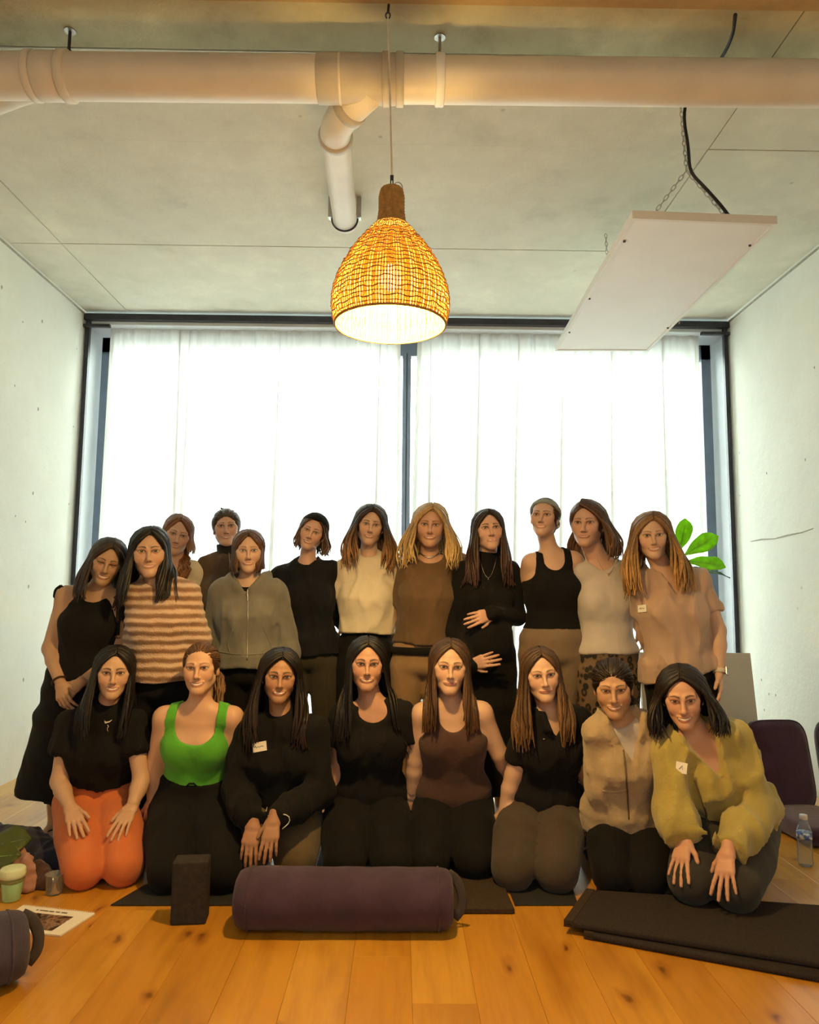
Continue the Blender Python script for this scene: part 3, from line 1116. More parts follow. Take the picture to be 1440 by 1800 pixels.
def leaf_blade(base, tip, width, normal, droop=.03, fold=.12, nu=11, nv=7, shape=1.0):
    base, tip, normal = [np.asarray(q, float) for q in (base, tip, normal)]
    ax = tip - base
    L = np.linalg.norm(ax)
    ax = ax / L
    sd = nrm(np.cross(ax, normal))
    nm = np.cross(sd, ax)
    V = []
    for i in range(nu):
        t = i / (nu - 1)
        wd = width * (math.sin(PI * min(1, t ** (1.75 * shape))) ** .62 * .92 + .08 * math.sin(PI * t)) if 0 < t < 1 else width * .03
        for j in range(nv):
            s = 2 * j / (nv - 1) - 1
            p = base + ax * L * t + sd * s * wd * .5 + nm * (fold * abs(s) * wd * .5 - droop * (2 * t - 1) ** 2 + .006 * math.sin(t * 14 + s * 3) * abs(s))
            V.append(p)
    F = [(i * nv + j, i * nv + j + 1, (i + 1) * nv + j + 1, (i + 1) * nv + j) for i in range(nu - 1) for j in range(nv - 1)]
    rib = [base + ax * L * t + nm * (-droop * (2 * t - 1) ** 2 - .001) for t in np.linspace(0, .97, 9)]
    return V, F, rib


def big_leaf(parent, base, tip, width, normal, mat, **kw):
    V, F, rib = leaf_blade(base, tip, width, normal, **kw)
    o = put('leaf', V, F, mat, parent, True)
    md = o.modifiers.new('thick', 'SOLIDIFY')
    md.thickness = .0015
    b = MB().tube(rib, np.linspace(.004, .001, len(rib)), 5)
    b.build('midrib', leaf_rib, o, True)


leaf_rib = leaf_mat('pale_midrib', (.30, .50, .10), .3)
M_LEAF = leaf_mat('bright_leaf', (.36, .70, .03), .62)
M_LEAFD = leaf_mat('deep_leaf', (.05, .13, .045), .25)
YP = 4.90
st = at(1196, 975, YP)
fig = empty('fig_plant', (st[0], YP, 0), 'tall leafy plant with big bright green leaves behind the blonde woman', 'plant')
MB().lathe([(0, .002), (.13, .002), (.15, .02), (.18, .30), (.185, .33), (.17, .33), (.165, .29), (0, .29)], (st[0], YP, 0), 32).build('pot', plain('clay_pot', (.42, .38, .33), .8), fig, True)
MB().tube(smooth_path([(st[0] + .02, YP, .25), (st[0] - .02, YP + .02, .8), (st[0], YP, st[2] + .02)], 6), .012, 8).build('stem', plain('plant_stem', (.10, .13, .05), .8), fig, True)
B0 = st + [0, 0, -.005]
big_leaf(fig, B0 + [.0, 0, .02], at(1206, 912, YP - .08), .115, (0, -1, .25), M_LEAF, droop=.01)
big_leaf(fig, B0 + [.01, -.01, 0], at(1262, 941, YP - .12), .125, (.0, -1, .5), M_LEAF, droop=.015)
big_leaf(fig, B0 + [.01, -.02, -.03], at(1276, 994, YP - .16), .12, (.15, -1, .55), M_LEAF, droop=.015)
big_leaf(fig, B0 + [0, -.02, -.06], at(1285, 1013, YP - .05), .05, (.3, -.5, 1), M_LEAFD, droop=.01)
big_leaf(fig, B0 + [0, 0, -.05], at(1262, 1075, YP - .05), .11, (.5, -1, .3), M_LEAFD, droop=.02)
big_leaf(fig, B0 + [-.01, .03, 0], at(1160, 930, YP + .12), .11, (0, -1, .4), M_LEAF, droop=.02)
big_leaf(fig, B0 + [-.01, .03, -.05], at(1150, 1000, YP + .15), .11, (0, -1, .6), M_LEAFD, droop=.02)
big_leaf(fig, B0 + [-.01, 0, -.10], at(1170, 1080, YP - .05), .12, (-.3, -1, .3), M_LEAFD, droop=.02)
for k, z in enumerate((.95, .8, .68)):
    a_ = k * 2.1 + .6
    q = np.array([st[0] - .01, YP + .01, z])
    big_leaf(fig, q, q + [.2 * math.cos(a_), .16 * math.sin(a_), .1], .12, (0, -.3, 1), M_LEAFD, droop=.03)
# low plant at the left edge, its pot just out of the picture
PL = zat(-60, 1560, 0)
lp = empty('leafy_plant', PL, 'dark green broad leaf reaching in at the left edge above the cup', 'plant')
MB().lathe([(0, .001), (.06, .001), (.075, .12), (.07, .12), (.066, .1), (0, .1)], (PL[0], PL[1], 0), 24).build('pot', plain('clay_pot', (.42, .38, .33), .8), lp, True)
M_LEAFO = leaf_mat('olive_leaf', (.075, .10, .012), .2)
bb = np.array([PL[0], PL[1], .10])
big_leaf(lp, bb + [.0, 0, .02], at(52, 1468, PL[1] + .05), .15, (.2, -.6, 1), M_LEAFO, droop=.02)
big_leaf(lp, bb, at(30, 1500, PL[1] - .06), .11, (.3, -.9, .7), M_LEAFO, droop=.02)
big_leaf(lp, bb, bb + [-.1, .14, .16], .11, (0, -.6, 1), M_LEAFO, droop=.02)
big_leaf(lp, bb, bb + [-.16, -.1, .12], .11, (0, -.6, 1), M_LEAFO, droop=.02)
# ================================================================ people
# Bodies are grown as one continuous surface: tapered limbs, trunk and head are blended in a distance field
# and turned into a mesh; garments are grown the same way a few millimetres further out.


class Pr:
    __slots__ = ('a', 'b', 'ra', 'rb', 's', 'k', 'op', 'tag')

    def __init__(s, a, b, ra, rb=None, side=(1, 0, 0), k=.02, op=1, tag=''):
        s.a, s.b = np.asarray(a, float), np.asarray(b, float)
        f = lambda r: np.array([r, r, r] if np.isscalar(r) else (list(r) + [min(r)] if len(r) == 2 else r), float)
        s.ra = f(ra)
        s.rb = f(ra if rb is None else rb)
        s.s, s.k, s.op, s.tag = np.asarray(side, float), k, op, tag

    def grow(s, o, k=None):
        q = Pr(s.a, s.b, s.ra + o, s.rb + o, s.s, s.k if k is None else k, s.op, s.tag)
        return q

    def dist(s, P):
        ab = s.b - s.a
        L2 = float(ab @ ab)
        q = P - s.a.astype(np.float32)
        if L2 > 1e-10:
            u = ab / math.sqrt(L2)
            t = np.clip((q @ (ab / L2).astype(np.float32)), 0, 1)
            q = q - t[..., None] * ab.astype(np.float32)
        else:
            u = np.cross(s.s, (0, 1, 0))
            if np.linalg.norm(u) < .1:
                u = np.array([0, 0, 1.0])
            u = u / np.linalg.norm(u)
            t = np.zeros(P.shape[:-1], np.float32)
        if s.ra[0] == s.ra[1] == s.ra[2] and s.rb[0] == s.rb[1] == s.rb[2]:
            return np.sqrt((q * q).sum(-1)) - (s.ra[0] + t * (s.rb[0] - s.ra[0]))
        sd = s.s - u * (s.s @ u)
        if np.linalg.norm(sd) < 1e-3:
            sd = np.cross(u, (0, 1, .3))
        sd = sd / np.linalg.norm(sd)
        f = np.cross(u, sd)
        c = [q @ v.astype(np.float32) for v in (sd, f, u)]
        r = [s.ra[i] + t * (s.rb[i] - s.ra[i]) for i in range(3)]
        e = [c[i] / r[i] for i in range(3)]
        k0 = np.sqrt(e[0] ** 2 + e[1] ** 2 + e[2] ** 2)
        k1 = np.sqrt((e[0] / r[0]) ** 2 + (e[1] / r[1]) ** 2 + (e[2] / r[2]) ** 2) + 1e-9
        d = k0 * (k0 - 1) / k1
        return np.where(k0 < 1e-3, -min(s.ra.min(), s.rb.min()), d)


def smin(a, b, k):
    h = np.maximum(k - np.abs(a - b), 0) / k
    return np.minimum(a, b) - h * h * k * .25


def ev(prims, P):
    P = np.asarray(P, np.float32)
    F = np.full(P.shape[:-1], .5, np.float32)
    for p in prims:
        d = p.dist(P)
        F = smin(F, d, p.k) if p.op > 0 else -smin(-F, d, p.k)
    return F


def grid_field(prims, lo, hi, h):
    lo = np.asarray(lo, float)
    n = np.maximum(np.ceil((np.asarray(hi) - lo) / h).astype(int), 2) + 1
    ax = [(lo[i] + np.arange(n[i]) * h).astype(np.float32) for i in range(3)]
    F = np.full(n, .3, np.float32)
    for p in prims:
        m = p.k + 2.2 * h
        R = max(p.ra.max(), p.rb.max())
        a = np.minimum(p.a - p.ra.max(), p.b - p.rb.max()) - m
        b = np.maximum(p.a + p.ra.max(), p.b + p.rb.max()) + m
        i0 = np.maximum(np.floor((a - lo) / h).astype(int), 0)
        i1 = np.minimum(np.ceil((b - lo) / h).astype(int) + 1, n)
        if (i1 <= i0).any():
            continue
        sl = tuple(slice(i0[i], i1[i]) for i in range(3))
        P = np.stack(np.meshgrid(*[ax[i][sl[i]] for i in range(3)], indexing='ij'), -1)
        d = p.dist(P)
        F[sl] = smin(F[sl], d, p.k) if p.op > 0 else -smin(-F[sl], d, p.k)
    return F, ax


_E = [(0, 1), (2, 3), (4, 5), (6, 7), (0, 2), (1, 3), (4, 6), (5, 7), (0, 4), (1, 5), (2, 6), (3, 7)]
_C = np.array([(i >> 2 & 1, i >> 1 & 1, i & 1) for i in range(8)], np.float32)


def nets(F, lo, h):
    S = F < 0
    n = F.shape
    cnt = np.zeros([k - 1 for k in n], np.int8)
    for c in _C.astype(int):
        cnt += S[c[0]:n[0] - 1 + c[0], c[1]:n[1] - 1 + c[1], c[2]:n[2] - 1 + c[2]]
    act = (cnt > 0) & (cnt < 8)
    I = np.argwhere(act)
    if not len(I):
        return np.zeros((0, 3)), np.zeros((0, 4), np.int32)
    idx = np.full(act.shape, -1, np.int32)
    idx[act] = np.arange(len(I))
    vals = np.stack([F[I[:, 0] + int(c[0]), I[:, 1] + int(c[1]), I[:, 2] + int(c[2])] for c in _C], 1)
    acc = np.zeros((len(I), 3), np.float32)
    num = np.zeros(len(I), np.float32)
    for i, j in _E:
        a, b = vals[:, i], vals[:, j]
        m = (a < 0) != (b < 0)
        t = np.where(m, a / np.where(m, a - b, 1), 0)
        acc += m[:, None] * (_C[i] + t[:, None] * (_C[j] - _C[i]))
        num += m
    V = (I + acc / num[:, None]) * h + np.asarray(lo)
    Q = []
    for ax in range(3):
        o = [(1, 2), (2, 0), (0, 1)][ax]
        A = np.take(S, range(n[ax] - 1), ax)
        B = np.take(S, range(1, n[ax]), ax)
        X = A != B
        for q in o:
            sl = [slice(None)] * 3
            sl[q] = slice(1, n[q] - 1)
            X = X & True
        E = np.argwhere(X)
        ok = np.ones(len(E), bool)
        for q in o:
            ok &= (E[:, q] > 0) & (E[:, q] < n[q] - 1)
        E = E[ok]
        inside = S[E[:, 0], E[:, 1], E[:, 2]]
        d1, d2 = np.zeros(3, int), np.zeros(3, int)
        d1[o[0]] = 1
        d2[o[1]] = 1
        g = lambda T: idx[T[:, 0], T[:, 1], T[:, 2]]
        q = np.stack([g(E - d1 - d2), g(E - d2), g(E), g(E - d1)], 1)
        q[~inside] = q[~inside][:, ::-1]
        Q.append(q)
    Q = np.concatenate(Q)
    return V, Q[(Q >= 0).all(1)]


def bounds(prims, m=.02):
    lo = np.min([np.minimum(p.a - p.ra.max(), p.b - p.rb.max()) for p in prims if p.op > 0], 0) - m
    hi = np.max([np.maximum(p.a + p.ra.max(), p.b + p.rb.max()) for p in prims if p.op > 0], 0) + m
    return lo, hi


def wob(P, f, seed=0):
    r = np.random.RandomState(seed)
    o = np.zeros(P.shape[:-1], np.float32)
    for i in range(5):
        k = r.normal(size=3) * f * (1 + .5 * i)
        o += np.sin(P @ k.astype(np.float32) + r.uniform(0, 6)) / (1 + .5 * i)
    return o / 2.2


def rotm(yaw, pitch, roll):
    """yaw>0 turns the face to image right, pitch>0 lowers the chin, roll>0 tips the head to image right"""
    y, p, r = (math.radians(v) for v in (yaw, pitch, roll))
    M = Matrix.Rotation(r, 3, 'Y') @ Matrix.Rotation(y, 3, 'Z') @ Matrix.Rotation(p, 3, 'X')
    return np.array(M)


# ---------------------------------------------------------------- face
def head_prims(H, R, s, jaw=1.0, smile=.6, opn=.5, neck=None, cheek=1.0, nose=1.0):
    T = lambda p: H + s * (R @ np.asarray(p, float))
    sx = R @ np.array([1.0, 0, 0])
    A = []

    def e(a, ra, b=None, rb=None, k=.02, op=1):
        f = lambda r: (tuple(v * s for v in r) if not np.isscalar(r) else r * s)
        A.append(Pr(T(a), T(b if b is not None else a), f(ra), f(rb) if rb is not None else None, sx, k * s, op, 'head'))

    # third radius is along local z for points given without b, because side x (0,1,0) = z
    def ell(c, rx, ry, rz, k=.02, op=1):
        A.append(Pr(T(c), T(np.asarray(c, float) + [0, 0, 1e-4]), (rx * s, ry * s, rz * s), None, sx, k * s, op, 'head'))

    ell((0, .016, .030), .0745, .094, .083)
    ell((0, -.033, .038), .0570, .0425, .043, .03)
    ell((0, -.032, -.036), .0555 * jaw, .056, .058, .03)
    for q in (-1, 1):
        ell((q * .038, -.055, -.028), .0245 * cheek, .024, .024, .022)
        e((q * .048 * jaw, .004, -.050), .017, (q * .014 * jaw, -.070, -.099), .0125, .026)
        ell((q * .049, -.056, -.002), .017, .018, .013, .02)
    ell((0, -.077, -.101), .014 * jaw, .012, .011, .020)
    e((0, -.058, -.082), .026, (0, -.02, -.072), .036, .03)
    # eyes: sockets, balls, lids
    for q in (-1, 1):
        ell((q * .031, -.099, .004), .019, .014, .010, .014, -1)
        ell((q * .031, -.0725, .002), .0150, .0145, .0140, .003)
        e((q * .015, -.090, .0125), .004, (q * .043, -.078, .0115), .003, .012)
        e((q * .014, -.090, .021), .0062, (q * .044, -.074, .023), .0050, .020)
    # nose
    e((0, -.086, .010), .0075, (0, -.104 - .003 * nose, -.034), .0082 * nose, .012)
    ell((0, -.107 - .003 * nose, -.037), .0088 * nose, .0085, .008, .008)
    for q in (-1, 1):
        ell((q * .0115 * nose, -.096, -.040), .0062, .0085, .0058, .007)
    # mouth
    mw = .0225 + .0075 * smile
    zc = lambda x: -.0665 + smile * .0085 * (x / mw) ** 2
    yc_ = lambda x: -.0935 + 10.5 * x * x
    o = .0042 * opn
    xs = np.linspace(-mw, mw, 7)
    for i in range(6):
        x0, x1 = xs[i], xs[i + 1]
        w = lambda x: 1 - .75 * (x / mw) ** 2
        up_, dn_ = o * .25 + .004, o * 1.45 + .004
        e((x0, yc_(x0) + .0022, zc(x0) + up_ * w(x0)), .0040 * (.45 + .55 * w(x0)), (x1, yc_(x1) + .0022, zc(x1) + up_ * w(x1)), .0040 * (.45 + .55 * w(x1)), .005)
        e((x0, yc_(x0) + .0026, zc(x0) - dn_ * w(x0)), .0046 * (.45 + .55 * w(x0)), (x1, yc_(x1) + .0026, zc(x1) - dn_ * w(x1)), .0046 * (.45 + .55 * w(x1)), .005)
    # ears
    for q in (-1, 1):
        ell((q * .0755, .014, -.008), .008, .017, .029, .008)
        ell((q * .0835, .008, -.006), .006, .008, .014, .006, -1)
    return A


def paint_face(V, H, R, s, sp):
    L = ((V - H) / s) @ R
    x, y, z = L[:, 0], L[:, 1], L[:, 2]
    skin = np.array(sp['skin'])
    C = np.tile(skin, (len(V), 1))
    fr = y < -.035

    def mix(mask, col, a=1.0):
        m = (np.clip(mask, 0, 1) * a)[:, None]
        C[:] = C * (1 - m) + np.asarray(col) * m

    st = lambda v, e=.0012: np.clip(.5 - v / (2 * e), 0, 1)
    smile, opn = sp.get('smile', .6), sp.get('opn', .5)
    ax = np.abs(x)
    # blush and warm nose
    blush = np.exp(-((ax - .040) ** 2 + (z + .028) ** 2) / .00035) * fr
    mix(blush, skin * [1.0, .72, .66], .38)
    mix(np.exp(-((ax) ** 2 + (z + .037) ** 2) / .00012) * fr, skin * [1.0, .78, .72], .3)
    # mouth
    mw = .0225 + .0075 * smile
    zc = -.0665 + smile * .0085 * (x / mw) ** 2
    w = np.clip(1 - (x / mw) ** 2, 0, 1)
    o = .0042 * opn
    lipc = np.array(sp.get('lip', (.40, .125, .10)))
    hu, hl = (o * .25 + .0066) * w ** .6 + .0004, (o * 1.45 + .0075) * w ** .7 + .0004
    lip = st(z - zc - hu) * st(zc - z - hl) * (ax < mw + .001) * fr
    mix(lip, lipc, .72)
    if opn > .15:
        zt_, zb_ = zc + (o * .25 + .0008) * w ** .6, zc - (o * 1.45 + .0006) * w ** .7
        t = st(z - zt_, .0007) * st(zb_ - z, .0007) * (ax < mw * .93) * fr
        mix(t, (.09, .02, .016))
        t = st(z - zt_ + .0004, .0006) * st(zb_ + (zt_ - zb_) * .16 - z, .0007) * (ax < mw * .84) * fr
        mix(t, (.80, .76, .68))
    else:
        t = st(np.abs(z - zc) - .0007, .0006) * (ax < mw) * fr
        mix(t, lipc * .35, .9)
    for q in (-1, 1):
        mix(st(np.hypot(x - q * mw, z - (-.0665 + smile * .0085)) - .0015) * fr, lipc * .4, .6)
    # nostrils
    for q in (-1, 1):
        mix(st(np.hypot((x - q * .0068) / 1.5, z + .0455) - .0024) * (y < -.085), skin * .35, .6)
    # eyes
    eo = sp.get('eye', .8)
    eo = .42 + .62 * eo if eo > .12 else eo
    for q in (-1, 1):
        dx = (x - q * .031)
        u = dx / .0175
        zz = z - .0035 - q * dx * .06
        wu = np.clip(1 - np.abs(u) ** 2.2, 0, 1)
        up, dn = (.0076 * eo) * wu + .0001, (.0050 * eo) * wu + .0001
        lid = st(np.hypot(dx / 1.5, zz - .004) - .0125, .004) * fr
        mix(lid, skin * [.70, .58, .54], .65)  # shading of the eye socket painted into the skin colour
        if eo > .12:
            inside = st(zz - up, .0008) * st(-zz - dn, .0008) * (np.abs(u) < 1) * fr
            mix(inside, (.72, .66, .60))
            gx = sp.get('gaze', 0) * .003
            ri = np.hypot(dx - gx, zz - .0008)
            mix(inside * st(ri - .0072, .0008), sp.get('iris', (.10, .045, .02)))
            mix(inside * st(ri - .0030, .0008), (.008, .006, .006))
            mix(inside * st(np.hypot(dx - gx + .0018, zz - .0030) - .0011, .0006), (.95, .95, .95), .8)  # catchlight painted into the eye colour
        lash = st(np.abs(zz - up - .0004) - (.0017 + .0006 * sp.get('mascara', 0)), .0008) * (np.abs(u) < 1.05) * fr
        mix(lash, (.018, .010, .008), .95)
        mix(st(np.abs(zz + dn) - .0006, .0007) * (np.abs(u) < .95) * fr, skin * .28, .55)
        # brow
        bx = ax - .011
        bt = np.clip(bx / .037, 0, 1)
        bz = .0195 + .0075 * np.sin(np.clip(bt * 1.25, 0, 1) * PI * .62) - .003 * bt
        th = .0040 * (1 - .65 * bt) * sp.get('browt', 1)
        b = st(np.abs(z - bz) - th, .0013) * (bx > 0) * (bx < .037) * fr * (np.sign(x) == q)
        mix(b, sp.get('brow', sp['hair']), .85)
    return np.clip(C, 0, 1)


# ---------------------------------------------------------------- hands
def hand_prims(w, d, n, thumb, s=1.0, curl=.35, spread=.10, tip=None):
    """w wrist, d pointing direction, n back-of-hand normal, thumb=+1/-1 side of the thumb along cross(d,n)"""
    w = np.asarray(w, float)
    d = nrm(d)
    n = nrm(np.asarray(n, float) - d * np.dot(n, d))
    t = np.cross(d, n) * thumb
    A = []
    P = lambda a, b_, c: w + s * (d * a + t * b_ + n * c)
    A.append(Pr(P(-.030, 0, 0), P(.014, 0, 0), (.0248, .0245, .012), (.029 * s, .018 * s, .012), t, .014, 1, 'hand'))
    A.append(Pr(P(.018, .002, 0), P(.074, 0, .002), (.029 * s, .014 * s, .02 * s), (.038 * s, .0115 * s, .012 * s), t, .014, 1, 'hand'))
    spec = [(.027, .080, .038, .024, .019, 1.0), (.009, .085, .043, .027, .020, .35), (-.009, .082, .040, .026, .020, -.35), (-.026, .074, .031, .019, .018, -1.1)]
    for i, (o, base, l1, l2, l3, sp) in enumerate(spec):
        a = sp * spread
        c = curl * (1 + .12 * i)
        p = P(base, o, .001)
        r = (.0088 if i < 3 else .0076) * s
        dirv, ang = nrm(d + t * math.tan(a)), 0
        A.append(Pr(P(base - .035, o * .8, .004), p, r * .95, r, t, .008, 1, 'hand'))
        for q, L in enumerate((l1, l2, l3)):
            ang += c * (.75, 1.0, .7)[q]
            v = dirv * math.cos(ang) - n * math.sin(ang)
            p2 = p + v * L * s
            r2 = r * .90
            A.append(Pr(p, p2, r, r2, t, .0035, 1, 'hand'))
            p, r = p2, r2
    p = P(.022, .026, -.004)
    A.append(Pr(P(.004, .012, -.004), p, .014 * s, .0125 * s, t, .012, 1, 'hand'))
    v = nrm(d * .80 + t * .62 - n * .25)
    p2 = p + v * .036 * s
    A.append(Pr(p, p2, .0115 * s, .0095 * s, t, .007, 1, 'hand'))
    v = nrm(d * .92 + t * .36 - n * .28)
    A.append(Pr(p2, p2 + v * .028 * s, .0095 * s, .0078 * s, t, .004, 1, 'hand'))
    return A


# ---------------------------------------------------------------- materials for people
def skin_mat():
    m, nt, bs = newmat('skin')
    a = N(nt, 'ShaderNodeAttribute', attribute_name='Col')
    nt.links.new(a.outputs['Color'], bs.inputs['Base Color'])
    bs.inputs['Roughness'].default_value = .48
    bs.inputs['Specular IOR Level'].default_value = .35
    bs.inputs['Subsurface Weight'].default_value = .0
    bump(nt, bs, noise(nt, coords(nt), 420, 2), .06, .002)
    return m


def hair_mat():
    m, nt, bs = newmat('hair_strands')
    a = N(nt, 'ShaderNodeAttribute', attribute_name='Col')
    v = coords(nt, (1, 1, .12))
    f = noise(nt, v, 240, 3)
    r = ramp(nt, f, [(.3, (.55, .55, .55)), (.7, (1.25, 1.2, 1.15))])
    mm = N(nt, 'ShaderNodeMix', data_type='RGBA', blend_type='MULTIPLY')
    mm.inputs[0].default_value = 1
    nt.links.new(a.outputs['Color'], mm.inputs[6])
    nt.links.new(r, mm.inputs[7])
    nt.links.new(mm.outputs[2], bs.inputs['Base Color'])
    bs.inputs['Roughness'].default_value = .42
    bs.inputs['Specular IOR Level'].default_value = .35
    bump(nt, bs, f, .5, .004)
    return m


M_SKIN, M_HAIR = skin_mat(), hair_mat()


# ---------------------------------------------------------------- hair
def hair_mesh(sp, H, R, s, body, rs):
    """cap on the skull plus separate locks; everything in head-local metres"""
    hs = sp['hairdo']
    col = np.array(sp['hair'])
    tipc = np.array(sp.get('tips', sp['hair']))
    off = hs.get('vol', .010)
    T = lambda p: H + s * (np.asarray(p, float) @ R.T)
    sx = R @ np.array([1.0, 0, 0])
    parts_v, parts_f, parts_c = [], [], []
    nb = 0
    # cap
    A = []

    def ell(c, r, k=.02, op=1):
        A.append(Pr(T(c), T(np.asarray(c, float) + [0, 0, 1e-4]), tuple(v * s for v in r), None, sx, k * s, op))

    px = hs.get('part', 0)
    ell((0, .020, .032), (.0765 + off, .096 + off, .085 + off))
    if hs.get('nape', True):
        ell((0, .055, -.035), (.062 + off * .6, .052 + off * .6, .07), .03)
    hl = hs.get('line', .080)
    # face opening: an egg that is carved out towards the front
    A.append(Pr(T((0, -.25, -.035)), T((0, -.036, -.035)), ((hs.get('fw', .066)) * s, (hl + .035) * s, .012 * s), None, sx, .012 * s, -1))
    if hs.get('part') is not None and not hs.get('noline'):
        A.append(Pr(T((px, -.10, .118 + off)), T((px * .8, .03, .128 + off)),   .0035 * s, None, sx, .008 * s, -1))
    for q in hs.get('bumps', ()):
        ell(q[:3], q[3:6], .012)
    if hs.get('bun'):
        ell(hs['bun'], (.042, .038, .038), .012)
    lo, hi = bounds(A, .012)
    h = .0048
    F, ax = grid_field(A, lo, hi, h)
    P = np.stack(np.meshgrid(*ax, indexing='ij'), -1)
    Ll = ((P - H.astype(np.float32)) / s) @ R.astype(np.float32)
    an = np.arctan2(Ll[..., 0] - px, Ll[..., 2] + .0) if not hs.get('back') else np.arctan2(Ll[..., 0], Ll[..., 2] - .0)
    band = (Ll[..., 1] * 130 if not hs.get('back') else an * 34)
    F += s * (1 if not hs.get('back') else .10) * (.0014 * np.sin(band + 3 * np.sin(Ll[..., 2] * 40)) + .0008 * np.sin(band * 2.7 + 1))
    V, Q = nets(F, lo, h)
    cl = ((V - H) / s) @ R
    g = .80 + .35 * (.5 + .5 * np.sin((cl[:, 1] * 130 if not hs.get('back') else np.arctan2(cl[:, 0], cl[:, 2]) * 34) * 1.7))
    parts_v.append(V)
    parts_f.append(Q)
    parts_c.append(col[None] * g[:, None])
    nb += len(V)
    # locks
    Ln = hs.get('len', 0)
    if Ln > 0:
        n = int(hs.get('n', 74) * 1.1)
        paths, rads, cols = [], [], []
        for sd in (-1, 1):
            for k in range(n):
                u = (k + rs.uniform(0, 1)) / n
                if hs.get('noside') == sd and u < .7:
                    continue
                al = math.radians(38 + 100 * u)
                rx, ry, rz = .0765 + off, .096 + off, .085 + off
                lift = rs.uniform(1.0, 1.05)
                root = np.array([0, -math.cos(al), math.sin(al)])
                # destination direction on the ellipsoid, front locks frame the face
                az = math.radians(hs.get('front', 32) * (1 - u) ** 1.4 - 88 * u ** 1.1)
                el = math.radians(-18)
                dst = np.array([sd * math.cos(az) * math.cos(el), -math.sin(az) * math.cos(el), math.sin(el)])
                om = math.acos(np.clip(root @ dst, -1, 1))
                pts = []
                m1 = 6
                for i in range(m1):
                    t = i / (m1 - 1)
                    dv = (math.sin((1 - t) * om) * root + math.sin(t * om) * dst) / math.sin(om)
                    p = np.array([0, .020, .032]) + dv * [rx * lift, ry * lift, rz * lift]
                    p[0] += px * (1 - t) ** 2 + sd * .004 * (1 - t)
                    if hs.get('volside'):
                        p[0] += sd * hs['volside'] * t * t
                    pts.append(p)
                pts = np.array([T(p) for p in pts])
                # free fall
                L = Ln * rs.uniform(.82, 1.06) * (1 - hs.get('layer', .12) * (1 - u))
                m2 = 10
                fwd = hs.get('fwd', .45)
                front = u < fwd
                if hs.get('onlyside') is not None and sd != hs['onlyside']:
                    front = False
                wv, wf, ph = hs.get('wave', .006) * rs.uniform(.5, 1.7), hs.get('wfreq', 26) * rs.uniform(.85, 1.15), rs.uniform(0, 6.28)
                flr = hs.get('flare', .012) * rs.uniform(.2, 2.0)
                p0 = pts[-1]
                outv = nrm(np.array([(R @ [sd, 0, 0])[0], 0, 0]))
                fall = []
                for i in range(1, m2 + 1):
                    t = i / m2
                    p = p0 + np.array([0, 0, -L * t])
                    p = p + outv * (flr * math.sin(t * PI * .8) - hs.get('in', .0) * t)
                    p = p + outv * (hs.get('spread', .045) * ((u / max(fwd, .01)) - .35 if front else .3)) * min(1, t * 1.5) * min(1, L / .2)
                    p[1] += (-.075 if front else .035) * min(1, t * 1.3) * min(1, L / .22)
                    p = p + np.array([1, .4, 0]) * wv * math.sin(wf * L * t + ph) * min(1, t * 2) + np.array([0, 1, 0]) * wv * .7 * math.cos(wf * L * t + ph * 1.3)
                    fall.append(p)
                fall = np.array(fall)
                paths.append(np.concatenate([pts, fall]))
                w = hs.get('lw', .0115) * s * rs.uniform(.75, 1.25)
                tt = np.linspace(0, 1, m1 + m2)
                rads.append(w * np.minimum(1, .55 + 3 * tt) * np.clip((1.02 - tt) * 4.5, .22, 1))
                cb = rs.uniform(.6, 1.4)
                ct = np.clip((tt - .35) / .5, 0, 1)[:, None]
                cols.append((col[None] * (1 - ct) + tipc[None] * ct) * cb)
        Pt = np.array(paths)
        # keep locks outside body and clothes
        for it in range(5):
            d = ev(body, Pt[:, m1 - 1:])
            e = .004
            G = np.stack([ev(body, Pt[:, m1 - 1:] + np.array(v) * e) - d for v in ((1, 0, 0), (0, 1, 0), (0, 0, 1))], -1) / e
            G /= np.linalg.norm(G, axis=-1, keepdims=True) + 1e-6
            push = np.clip(.011 - d, 0, .05)
            Pt[:, m1 - 1:] += G * push[..., None]
            for _ in range(2):
                Pt[:, m1 - 1:-1] = .5 * Pt[:, m1 - 1:-1] + .25 * (Pt[:, m1 - 2:-2] + Pt[:, m1:])
        Rd, Cc = np.array(rads), np.array(cols)
        n0, m, K = Pt.shape[0], Pt.shape[1], 4
        Tn = np.gradient(Pt, axis=1)
        Tn /= np.linalg.norm(Tn, axis=-1, keepdims=True) + 1e-9
        out = Pt - T((0, .03, -.02))
        out[..., 2] *= .3
        Wd = np.cross(Tn, out)
        Wd /= np.linalg.norm(Wd, axis=-1, keepdims=True) + 1e-9
        Up = np.cross(Wd, Tn)
        a = np.arange(K) * 2 * PI / K
        V = Pt[:, :, None] + Rd[:, :, None, None] * (np.cos(a)[:, None] * Wd[:, :, None] + .45 * np.sin(a)[:, None] * Up[:, :, None])
        ids = np.arange(n0 * m * K).reshape(n0, m, K)
        q = np.stack([ids[:, :-1], np.roll(ids, -1, 2)[:, :-1], np.roll(ids, -1, 2)[:, 1:], ids[:, 1:]], -1).reshape(-1, 4)
        parts_v.append(V.reshape(-1, 3))
        parts_f.append(q + nb)
        parts_c.append(np.repeat(Cc[:, :, None], K, 2).reshape(-1, 3))
        nb += n0 * m * K
